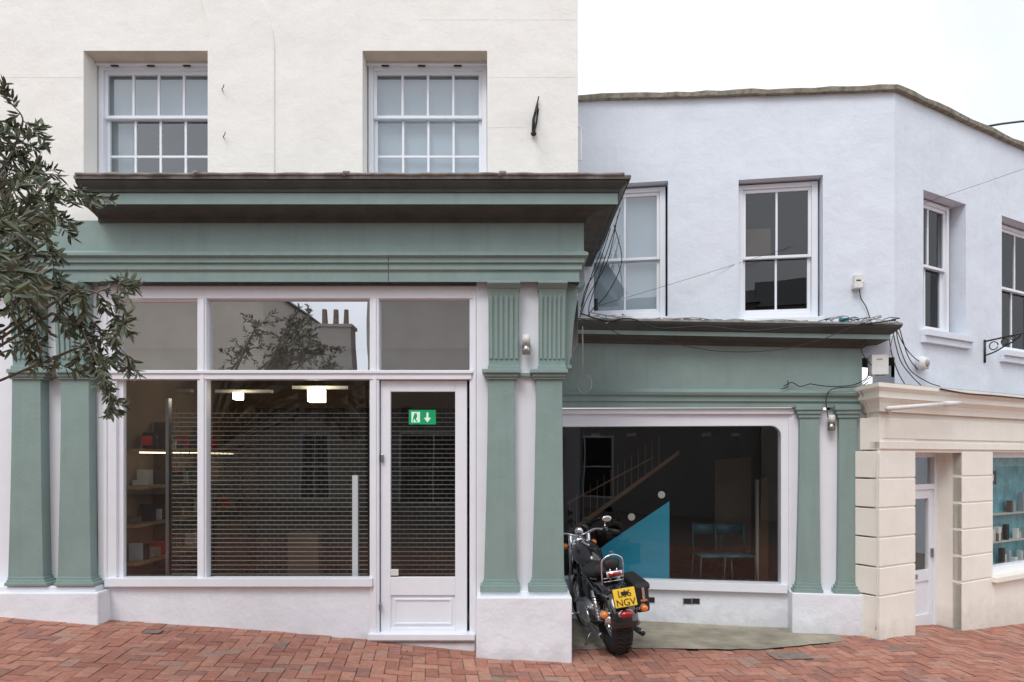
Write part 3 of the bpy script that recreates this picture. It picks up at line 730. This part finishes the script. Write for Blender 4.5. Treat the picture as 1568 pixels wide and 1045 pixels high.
aw.tube([R.P(1358,626,0.27),R.P(1446,619,0.27)],[0.022,0.022],PLAST,10); aw.tube([R.P(1446,619,0.27),R.P(1470,617,0.26)],[0.03,0.02],PLAST,10)
aw.tube([R.P(1362,624,0.27),R.P(1362,632,0.1)],0.015,PLAST,8); aw.done()
# ------------------------------------------------------------------ boxes, cables, brackets
jb=Part('junction_box',None,0.006); B.rc(jb,1335,1361,543,574,0.22,0.1,PLAST); B.rc(jb,1342,1352,549,552,0.222,0.2,GREYC); jb.done()
al=Part('alarm_sensor',None,0.006); B.rc(al,1309,1324,420,433,0.06,0,PLAST); B.rc(al,1308,1322,433,441,0.09,0,PLAST); B.rc(al,1311,1319,428,431,0.062,0.05,BLACK); al.done()
cm=Part('security_camera',None,0,True); v=R.P(1412,557,0.06); cm.ell(v,(0.06,0.06,0.075),PLAST); cm.ell(v+R.n*0.04,(0.035,0.035,0.04),GREYC); cm.box(R.P(1412,557,0.02),(0.05,0.03,0.06),PLAST); cm.done()
ib=Part('ornate_iron_bracket',None,0,True)
v=R.P(1508,545,0.01)
def rb(u,z): return v+R.n*u+Vector((0,0,z))
ib.tube([rb(0,-0.08),rb(0,0.18)],0.012,BLACK); ib.tube([rb(0,0.16),rb(0.42,0.2)],0.01,BLACK)
ib.tube(spl([rb(0,0),rb(0.1,0.03),rb(0.2,0.08),rb(0.3,0.13),rb(0.36,0.18)]),0.008,BLACK)
for cu,cz,r in((0.09,0.1,0.045),(0.2,0.13,0.035),(0.28,0.16,0.022)):
    ib.tube([rb(cu+r*math.cos(t*0.6),cz+r*math.sin(t*0.6)) for t in range(11)],0.006,BLACK)
ib.done()
def cable(pts,r=0.005,m=CABLE,name='wall_cable',parent=None):
    p=Part(name,parent,0,True); p.tube(spl(pts),r,m,5); p.done()
cbE=empty('cable_bundle')
def pc(pl,l,off,r=0.005,m=CABLE): cable([pl.P(x,y,off+random.uniform(-.01,.01)) for x,y in l],r,m,'cable',cbE)
for a in ([(943,322),(925,372),(903,430),(889,478)],[(950,318),(938,360),(918,420),(902,470),(905,488)],[(946,330),(930,400),(900,455),(886,492)],[(940,345),(952,400),(930,450),(900,486),(940,493)],[(935,350),(915,410),(898,440),(890,470)]):
    pc(B,a,0.3,0.005)
pc(B,[(888,480),(930,492),(965,488),(1010,503),(1080,500),(1150,507),(1220,501),(1300,499),(1372,490)],0.44,0.007)
pc(B,[(885,487),(925,500),(958,516),(1000,519),(1030,526),(1100,538),(1180,537),(1250,523),(1290,507),(1335,490)],0.45,0.004)
pc(B,[(900,478),(945,486),(1000,490),(1065,487),(1120,494),(1200,490),(1280,497),(1350,486)],0.40,0.006,GREYC)
pc(B,[(892,500),(892,560),(888,580),(884,592),(893,603),(904,596),(905,582),(897,575),(889,582)],0.42,0.007,GREYC)
pc(B,[(1200,592),(1212,586),(1225,592),(1240,588)],0.2,0.005); pc(B,[(1206,583),(1206,592),(1196,596)],0.2,0.005)
pc(B,[(1240,588),(1270,592),(1305,590),(1326,580),(1330,570)],0.2,0.005)
pc(B,[(1268,640),(1265,612),(1275,596),(1315,592),(1330,585)],0.2,0.005,CABLE)
pc(B,[(1316,440),(1318,456),(1326,470),(1332,487)],0.03,0.005)
for a in ([(1365,495),(1372,530),(1380,555),(1395,575),(1410,590)],[(1368,495),(1385,530),(1400,548),(1412,556)],[(1360,500),(1365,540),(1375,570),(1385,588)],[(1372,500),(1376,525),(1392,565),(1420,585),(1440,592)],[(1376,498),(1390,545),(1405,566)]):
    pc(R,a,0.06,0.005)
pc(R,[(1372,500),(1366,520),(1362,545)],0.1,0.004,GREYC)
pc(B,[(1330,590),(1322,610),(1330,640),(1320,680)],0.2,0.006,PLAST); 
pc(B,[(1335,560),(1320,540),(1325,520),(1340,505)],0.3,0.005); pc(B,[(1340,574),(1322,586),(1318,600),(1326,612)],0.25,0.005,GREYC)
pc(R,[(1440,596),(1480,603),(1530,607),(1600,614)],0.26,0.009)
pc(R,[(1345,690),(1342,760),(1344,850),(1341,965)],0.13,0.006,PLAST)
for k in range(22):
    x=random.uniform(1275,1365); y=random.uniform(486,498)
    l=[(x,y)]
    for _ in range(4): x+=random.uniform(-16,20); y=min(500,max(484,y+random.uniform(-6,6))); l.append((min(x,1378),y))
    pc(B,l,random.uniform(0.3,0.44),0.004,random.choice([CABLE,CABLE,GREYC,PLAST]))
for k in range(10):
    x=random.uniform(885,960); y=random.uniform(482,494); l=[(x,y)]
    for _ in range(4): x+=random.uniform(-6,22); y=min(496,max(480,y+random.uniform(-5,5))); l.append((max(x,880),y))
    pc(B,l,random.uniform(0.3,0.42),0.005,random.choice([CABLE,GREYC,PLAST]))
bt_=Part('blue_connector',cbE,0.003); B.rc(bt_,1286,1300,487,494,0.38,0.34,TEAL); bt_.done()
pf=Part('cable_post',cbE); pf.tube([B.P(913,476,0.3),B.P(913,458,0.3)],0.02,BLACK,8); pf.done()
def over(a,b,sag,r):
    a=Vector(a);b=Vector(b); pts=[]
    for i in range(13):
        t=i/12; v=a.lerp(b,t); v.z-=sag*4*t*(1-t); pts.append(v)
    p=Part('overhead_cable',None,0,True); p.tube(pts,r,CABLE,5); p.done()
def PX(px,py,dd): return Vector(((px-CX)/F*dd,dd,H+(HY-py)/F*dd))
over(PX(905,472,7.0),PX(1800,175,7.4),0.06,0.002)
over(R.P(1500,196,-0.4),PX(1800,230,11),-0.25,0.014)
# ------------------------------------------------------------------ opposite side of the street
def house(name,x0,x1,y,zeave,zr,m,gable=False,wins=(),dep=7):
    e=empty(name); p=Part('walls',e); p.b2((x0,y-dep,-1),(x1,y,zeave),m); p.done()
    r=Part('roof',e)
    if gable:
        xm=(x0+x1)/2; r.extr([(x0-0.1,y+0.1,zeave),(x1+0.1,y+0.1,zeave),(xm,y+0.1,zr)],(0,-dep,0),ROOF)
    else:
        r.extr([(x0-0.05,y+0.15,zeave+0.002),(x0-0.05,y-dep,zeave+0.002),(x0-0.05,y-dep/2,zr)],(x1-x0+0.1,0,0),ROOF)
    r.done()
    w=Part('windows',e)
    for (a,b,c,d) in wins:
        w.b2((a,y,c),(b,y+0.03,d),WHITE); w.b2((a+.06,y+.02,c+.06),(b-.06,y+.04,d-.06),DARK); w.b2(((a+b)/2-.02,y+.03,c+.06),((a+b)/2+.02,y+.05,d-.06),WHITE); w.b2((a+.06,y+.031,(c+d)/2-.02),(b-.06,y+.052,(c+d)/2+.02),WHITE)
    w.done(); return e
h=house('terraced_house',-6.6,-3.9,-6,3.95,4.45,OB1,wins=[(-5.6,-4.8,0.6,2.4)])
c=Part('chimney_stack',h); c.b2((-5.3,-7.2,3.9),(-4.4,-6.6,5.3),OB2); c.b2((-5.35,-7.25,5.3),(-4.35,-6.55,5.38),OB2)
for i in range(3): c.tube([(-5.2+0.3*i,-6.9,5.3),(-5.2+0.3*i,-6.9,5.85)],[0.085,0.065],CHIM,10)
c.done()
h=house('terraced_house',-16,-6.65,-6.2,6.3,9.8,OB1,gable=True,wins=[(-13,-12,3.2,4.8)])
h=house('terraced_house',-3.85,3.0,-6.1,6.2,7.4,OB2,wins=[(1.6,2.6,4.2,5.6),(-3.0,-1.2,0.5,2.4)])
h=house('terraced_house',3.02,16,-5.8,6.0,7.6,OB1,wins=[(9.2,10.2,3.4,5.0)])
# ------------------------------------------------------------------ motorcycle
an=math.radians(10)
M=Matrix.Translation((0.935,6.03,gz(0.93)+0.022))@Matrix.Rotation(an,4,'Z')@Matrix.Rotation(math.radians(-7),4,'Y')
MC=empty('motorcycle',M)
WB=1.05
rw=Part('rear_wheel',MC,0,True)
rw.torus((0,0,0.305),0.225,0.08,RUBBER,sx=1.15,b=14); 
for k in range(40):
    t=2*math.pi*k/40
    for sx in(-1,1): rw.box((sx*0.035,0.303*math.cos(t),0.305+0.303*math.sin(t)),(0.03,0.006,0.004),RUBBER,Matrix.Rotation(t-math.pi/2,3,'X')@Matrix.Rotation(sx*0.5,3,'Z'))
rw.torus((0,0,0.305),0.165,0.03,CHROME,sx=1.6); rw.tube([(-0.09,0,0.305),(0.09,0,0.305)],0.045,CHROME,14)
for k in range(18):
    t=2*math.pi*k/18; rw.tube([(0.04*(-1)**k,0.04*math.cos(t),0.305+0.04*math.sin(t)),(0,0.165*math.cos(t+0.3),0.305+0.165*math.sin(t+0.3))],0.004,CHROME,4)
rw.done()
fw_=Part('front_wheel',MC,0,True); fc=(0,WB,0.28)
fw_.torus(fc,0.225,0.055,RUBBER); fw_.torus(fc,0.18,0.02,CHROME,sx=1.4); fw_.tube([(-0.08,WB,0.28),(0.08,WB,0.28)],0.035,CHROME,12)
for k in range(16):
    t=2*math.pi*k/16; fw_.tube([(0.03*(-1)**k,WB+0.03*math.cos(t),0.28+0.03*math.sin(t)),(0,WB+0.18*math.cos(t+.3),0.28+0.18*math.sin(t+.3))],0.003,CHROME,4)
fw_.done()
def fender(name,c,r,a0,a1,wd):
    p=Part(name,MC,0,True); na=16; nb=9; vs=[]
    for i in range(na+1):
        th=math.radians(a0+(a1-a0)*i/na)
        for j in range(nb):
            ph=-1.35+2.7*j/(nb-1)
            rad=r-0.055*(1-math.cos(ph)); x=wd*math.sin(ph)
            vs.append((x,c[1]+rad*math.cos(th),c[2]+rad*math.sin(th)))
    p.add(vs,[[i*nb+j,i*nb+j+1,(i+1)*nb+j+1,(i+1)*nb+j] for i in range(na) for j in range(nb-1)],BPAINT)
    o=p.done(); md=o.modifiers.new('t','SOLIDIFY'); md.thickness=0.006
fender('rear_fender',(0,0,0.305),0.365,62,178,0.125); fender('front_fender',fc,0.315,40,170,0.075)
tl=Part('tail_unit',MC,0.004,False)
Rp=Matrix.Rotation(math.radians(-14),3,'X')
pc0=Vector((-0.0,-0.385,0.575))
tl.box(pc0,(0.095,0.004,0.076),PLATE,Rp); tl.box(pc0+Rp@Vector((0,0.008,0)),(0.101,0.004,0.082),BLACK,Rp)
tl.box(pc0+Vector((0,0.05,0.0)),(0.03,0.05,0.05),BPAINT)
tl.done()
for txt,dz in(('L66',0.006),('NGV',-0.066)):
    cu=bpy.data.curves.new('plate_text','FONT'); cu.body=txt; cu.size=0.08; cu.align_x='CENTER'; cu.extrude=0.001
    o=bpy.data.objects.new('plate_lettering',cu); sc.collection.objects.link(o); cu.materials.append(BLACK)
    o.parent=MC; o.matrix_local=Matrix.Translation(pc0+Rp@Vector((0,-0.007,dz)))@Rp.to_4x4()@Matrix.Rotation(math.radians(90),4,'X')
lt=Part('tail_light',MC,0,True)
lt.ell((0,-0.375,0.435),(0.062,0.035,0.032),RED); lt.ell((0,-0.362,0.435),(0.07,0.03,0.04),CHROME)
lt.tube([(-0.17,-0.29,0.44),(0.17,-0.29,0.44)],0.011,CHROME,8)
for sx in(-1,1):
    lt.ell((sx*0.175,-0.30,0.445),(0.036,0.042,0.036),CHROME); lt.ell((sx*0.175,-0.33,0.445),(0.032,0.03,0.032),AMBER)
lt.done()
bd=Part('bodywork',MC,0,True)
bd.ell((0,0.63,0.80),(0.145,0.27,0.115),BPAINT,Matrix.Rotation(math.radians(12),3,'X'),20,14)
bd.ell((0,0.62,0.905),(0.035,0.09,0.02),CHROME,Matrix.Rotation(math.radians(12),3,'X'))
bd.ell((0,0.28,0.70),(0.16,0.22,0.075),LEATH); bd.ell((0,0.02,0.745),(0.12,0.16,0.05),LEATH)
bd.ell((0,0.42,0.5),(0.11,0.14,0.16),BPAINT)
bd.ell((0,0.93,0.88),(0.09,0.09,0.09),CHROME,None,20,12); bd.ell((0,1.0,0.88),(0.075,0.03,0.075),PLAST)
bd.done()
sb=Part('backrest',MC,0,True)
sb.tube(spl([(-0.09,-0.08,0.62),(-0.095,-0.13,0.76),(-0.085,-0.15,0.86),(0,-0.16,0.90),(0.085,-0.15,0.86),(0.095,-0.13,0.76),(0.09,-0.08,0.62)]),0.008,CHROME,8)
sb.ell((0,-0.13,0.82),(0.075,0.025,0.05),LEATH)
sb.box((0,-0.175,0.735),(0.055,0.004,0.015),RED); sb.box((0,-0.172,0.735),(0.07,0.004,0.026),CHROME)
for k in(-0.03,0.03): sb.tube([(k,-0.13,0.66),(k,-0.16,0.78)],0.005,CHROME)
for z in(0.67,0.70): sb.tube([(-0.09,-0.14-0.2*(z-.7),z),(0.09,-0.14-0.2*(z-.7),z)],0.005,CHROME)
sb.done()
bg=Part('saddlebag',MC,0.03,False)
bg.box((0.235,0.03,0.50),(0.065,0.19,0.13),LEATH,Matrix.Rotation(math.radians(6),3,'X')); bg.box((0.24,0.03,0.60),(0.075,0.2,0.035),LEATH,Matrix.Rotation(math.radians(6),3,'X')); bg.done()
bg=Part('saddlebag_buckle',MC,0.002)
for y in(-0.06,0.1): bg.box((0.309,y,0.5),(0.004,0.014,0.09),LEATH); bg.box((0.314,y,0.47),(0.004,0.017,0.014),CHROME)
bg.box((0.235,-0.176,0.52),(0.012,0.006,0.06),CHROME); bg.box((0.235,-0.175,0.47),(0.03,0.004,0.008),AMBER)
bg.done()
en_=Part('engine',MC,0,True)
for tilt in(22,-22):
    Re=Matrix.Rotation(math.radians(tilt),3,'X')
    for k in range(9):
        c0=Vector((0,0.52,0.30))+Re@Vector((0,0,0.09+0.025*k)); en_.tube([c0,c0+Re@Vector((0,0,0.012))],0.085,STEEL,16)
    c0=Vector((0,0.52,0.30)); en_.tube([c0,c0+Re@Vector((0,0,0.32))],0.065,BPAINT,16); en_.ell(c0+Re@Vector((0,0,0.34)),(0.075,0.08,0.05),CHROME)
en_.tube([(-0.15,0.52,0.28),(0.15,0.52,0.28)],[0.13,0.12],STEEL,20); en_.ell((-0.155,0.45,0.28),(0.035,0.2,0.11),CHROME); en_.ell((0.155,0.52,0.27),(0.03,0.11,0.11),CHROME)
en_.tube([(0.10,0.5,0.52),(0.18,0.5,0.52)],0.085,CHROME,20)
EXH=STEEL
for dz,ye in((0,-0.2),(0.07,-0.1)):
    en_.tube(spl([(0.1,0.68,0.42+dz),(0.18,0.66,0.3+dz),(0.19,0.5,0.2+dz),(0.19,0.2,0.19+dz),(0.18,ye,0.2+dz)]),[0.02]*20+[0.028]*5,EXH,12)
    en_.tube([(0.18,ye-.001,0.2+dz),(0.18,ye-0.004,0.2+dz)],0.022,BLACK,12)
en_.tube(spl([(-0.14,0.3,0.2),(-0.17,0.0,0.2),(-0.17,-0.15,0.22)]),0.028,EXH,12); en_.ell((-0.17,-0.152,0.22),(0.022,0.006,0.022),BLACK)
for sx in(-1,1):
    en_.tube([(sx*0.13,0.0,0.31),(sx*0.13,0.1,0.56)],0.024,CHROME,12)
    for k in range(7): en_.torus((sx*0.13,0.015+0.011*k,0.345+0.028*k),0.028,0.006,STEEL,axis='z',a=14,b=6)
    en_.tube([(sx*0.12,-0.02,0.305),(sx*0.1,0.3,0.28)],0.018,BPAINT,8)
    en_.tube([(sx*0.11,-0.25,0.56),(sx*0.12,0.1,0.58),(sx*0.1,0.45,0.66),(sx*0.04,0.85,0.84)],0.016,BPAINT,8)
    en_.tube([(sx*0.08,0.25,0.2),(sx*0.09,0.75,0.2),(sx*0.04,0.86,0.8)],0.016,BPAINT,8)
    en_.tube([(sx*0.095,WB,0.28),(sx*0.095,0.97,0.55)],0.028,STEEL,12); en_.tube([(sx*0.095,0.97,0.55),(sx*0.095,0.84,0.97)],0.02,CHROME,12)
    en_.tube([(sx*0.13,0.62,0.24),(sx*0.28,0.62,0.25)],0.013,CHROME,8)
en_.tube([(-0.1,0.35,0.18),(-0.22,0.28,0.02)],0.01,STEEL)
en_.done()
hb=Part('handlebar',MC,0,True)
hb.tube(spl([(-0.33,0.60,0.97),(-0.26,0.66,0.99),(-0.16,0.80,1.0),(-0.05,0.84,0.96),(0.05,0.84,0.96),(0.16,0.80,1.0),(0.26,0.66,0.99),(0.33,0.60,0.97)]),0.0125,CHROME,10)
for sx in(-1,1):
    hb.tube([(sx*0.335,0.595,0.97),(sx*0.25,0.67,0.991)],0.019,LEATH,10)
    hb.tube([(sx*0.24,0.69,1.0),(sx*0.25,0.76,0.99),(sx*0.34,0.68,0.97)],0.006,CHROME,6)
    hb.ell((sx*0.235,0.70,1.005),(0.03,0.03,0.025),BPAINT)
    hb.tube(spl([(sx*0.235,0.70,1.01),(sx*0.24,0.72,1.05),(sx*0.25,0.70,1.09)]),0.006,CHROME,6)
    hb.ell((sx*0.255,0.695,1.10),(0.055,0.014,0.034),BLACK); hb.ell((sx*0.255,0.682,1.10),(0.049,0.006,0.029),CHROME)
    hb.tube(spl([(sx*0.2,0.76,1.0),(sx*0.14,0.92,0.98),(sx*0.05,0.93,0.85),(sx*0.03,0.85,0.6)]),0.006,CABLE,6)
    hb.ell((sx*0.15,0.88,0.86),(0.03,0.035,0.03),AMBER)
hb.ell((0,0.83,1.0),(0.045,0.03,0.04),CHROME); hb.tube([(-0.13,0.9,0.86),(0.13,0.9,0.86)],0.009,CHROME)
hb.done()
# ------------------------------------------------------------------ olive tree
OT=empty('olive_tree')
br=Part('branches',OT,0,True); lv=Part('foliage',OT)
base=Vector((-3.75,3.7,gz(-3.75))); 
trunk=[base,base+Vector((0.05,0.02,0.5)),base+Vector((-0.04,0.0,1.0)),base+Vector((0.02,0.05,1.45))]
br.tube(spl(trunk),[0.085-0.0018*i for i in range(19)],BARK,10)
tt=trunk[-1]
def leaf(p,d,s):
    d=d.normalized(); up=Vector((random.gauss(0,1),random.gauss(0,1),random.gauss(0,1))); a=d.cross(up)
    if a.length<1e-3: return
    a.normalize(); w=s*random.uniform(0.11,0.16); nrm=a.cross(d)*s*0.06
    lv.add([p,p+d*s*0.3+a*w+nrm,p+d*s*0.7+a*w*0.8+nrm,p+d*s,p+d*s*0.7-a*w*0.8+nrm,p+d*s*0.3-a*w+nrm,p+d*s*0.5-nrm*0.3],[[0,1,6],[1,2,6],[2,3,6],[3,4,6],[4,5,6],[5,0,6]],LEAF)
def twig(p,d,ln,r,s=0.062):
    pts=[p]; dd=d.normalized()
    n=6
    for i in range(n):
        dd=(dd+Vector((random.gauss(0,.16),random.gauss(0,.16),random.gauss(-0.04,.16)))).normalized(); pts.append(pts[-1]+dd*ln/n)
    br.tube(pts,[r*(1-0.12*i) for i in range(n+1)],BARK,4)
    for i in range(1,n+1):
        for k in range(3 if i<n else 5):
            t=random.random(); pp_=pts[i-1].lerp(pts[i],t)
            ax=(pts[i]-pts[i-1]).normalized(); side=Vector((random.gauss(0,1),random.gauss(0,1),random.gauss(0,1))).cross(ax).normalized()
            leaf(pp_,ax*random.uniform(0.4,1.0)+side*random.uniform(0.5,1.0),s*random.uniform(0.7,1.2))
    return pts
def cluster(px,py,dd,n,ln,down=0.0,thick=0.012):
    c=PX(px,py,dd)
    mid=tt.lerp(c,0.5)+Vector((random.gauss(0,.08),random.gauss(0,.08),0.15))
    limb=spl([tt,mid,c]); br.tube(limb,[0.03-(0.03-thick*0.5)*i/(len(limb)-1) for i in range(len(limb))],BARK,6)
    for k in range(n):
        d=Vector((random.gauss(0.15,1),random.gauss(0,1),random.gauss(0.1-down,0.9)))
        st_=limb[-1-random.randint(0,4)] if k>2 else c
        twig(st_,d,ln*random.uniform(0.6,1.2),0.004)
for a in [(5,200,3.5,14,.2,0),(35,220,3.7,10,.18,0),(50,265,3.6,12,.22,0),(0,280,3.4,16,.26,0),(80,310,3.5,14,.2,0),(98,330,3.7,9,.16,0),(30,330,3.2,16,.26,0),(85,370,3.4,12,.2,0),(10,390,3.0,16,.26,0),(50,400,3.3,12,.24,.1),(0,470,3.4,12,.26,.5),(-60,250,3.3,16,.3,0),(-80,360,3.4,16,.32,0),(-120,220,3.6,14,.3,0),(-150,450,3.4,12,.3,.2),(-200,300,3.5,14,.32,0)]:
    cluster(a[0]-12,a[1],a[2],a[3],a[4],a[5])
for l,dd in (([(40,400),(75,430),(130,450),(180,436),(198,430)],3.5),([(110,445),(150,450),(180,490),(190,500)],3.4),([(60,430),(110,490),(150,540),(165,600)],3.5),([(150,520),(160,560),(172,612)],3.55),([(30,420),(55,480),(60,530),(95,560)],3.3),([(100,440),(140,490),(170,520),(195,545)],3.6),([(70,280),(100,290),(135,300)],3.5),([(80,480),(120,500),(150,560)],3.4),([(20,230),(35,185),(20,162)],3.5),([(20,400),(25,460),(40,520)],3.3)):
    pts=spl([PX(x,y,dd+random.uniform(-.1,.1)) for x,y in l],8)
    br.tube([tt.lerp(pts[0],0.3),pts[0]],0.007,BARK,5)
    br.tube(pts,[0.006-0.004*i/len(pts) for i in range(len(pts))],BARK,5)
    for i in range(2,len(pts),3):
        twig(pts[i],(pts[i]-pts[i-2])+Vector((random.gauss(0,.08),random.gauss(0,.08),random.gauss(-.03,.06))),random.uniform(.07,.15),0.003,0.058)
    twig(pts[-1],pts[-1]-pts[-3],0.12,0.003,0.058)
for (x,y,dd) in((-60,380,2.0),(-25,350,2.1),(-30,420,1.9)):
    s0=PX(x,y,dd); br.tube([tt,s0],0.006,BARK,5)
    for k in range(4): twig(s0,Vector((1,random.gauss(0,.4),random.gauss(0,.5))),0.14,0.003,0.06)
br.done(); lv.done()
# ------------------------------------------------------------------ world, sun, camera
wd=bpy.data.worlds.new("World"); sc.world=wd; wd.use_nodes=True; N=wd.node_tree.nodes; K=wd.node_tree.links
bgn=N['Background']; sky=N.new('ShaderNodeTexSky'); sky.sky_type='NISHITA'; sky.sun_disc=False
sv=Vector((-0.35,-0.8,1.1)).normalized()
sky.sun_elevation=math.asin(sv.z); sky.sun_rotation=math.atan2(sv.x,sv.y); sky.dust_density=3
tc=N.new('ShaderNodeTexCoord'); nz=N.new('ShaderNodeTexNoise'); nz.inputs['Scale'].default_value=2.6; nz.inputs['Detail'].default_value=6
K.new(tc.outputs['Generated'],nz.inputs['Vector'])
rp=N.new('ShaderNodeValToRGB'); rp.color_ramp.elements[0].position=0.36; rp.color_ramp.elements[1].position=0.62
rp.color_ramp.elements[0].color=(0.70,0.72,0.75,1); rp.color_ramp.elements[1].color=(1,1,1,1)
K.new(nz.outputs['Fac'],rp.inputs['Fac'])
ml=N.new('ShaderNodeMix'); ml.data_type='RGBA'; ml.blend_type='MULTIPLY'; ml.inputs['Factor'].default_value=1; ml.inputs[7].default_value=(10.1,10.3,10.7,1)
K.new(rp.outputs['Color'],ml.inputs[6])
mx=N.new('ShaderNodeMix'); mx.data_type='RGBA'; mx.inputs['Factor'].default_value=0.9
K.new(sky.outputs['Color'],mx.inputs[6]); K.new(ml.outputs[2],mx.inputs[7]); K.new(mx.outputs[2],bgn.inputs['Color']); bgn.inputs['Strength'].default_value=0.145
sd=bpy.data.lights.new('sun','SUN'); sd.energy=1.5; sd.angle=math.radians(25); sd.color=(1,0.975,0.94)
so=bpy.data.objects.new('sun',sd); sc.collection.objects.link(so); so.rotation_euler=(-sv).to_track_quat('-Z','Y').to_euler(); so.location=(0,-5,15)
cd=bpy.data.cameras.new('camera'); cd.sensor_width=36; cd.lens=F/1568*36; cd.shift_y=(HY-522.5)/1568; cd.clip_end=2000; cd.clip_start=0.05
cam=bpy.data.objects.new('camera',cd); sc.collection.objects.link(cam); cam.location=(0,0,H); cam.rotation_euler=(math.radians(90),0,0); sc.camera=cam
sc.view_settings.view_transform='Standard'; sc.view_settings.look='None'; sc.view_settings.exposure=0
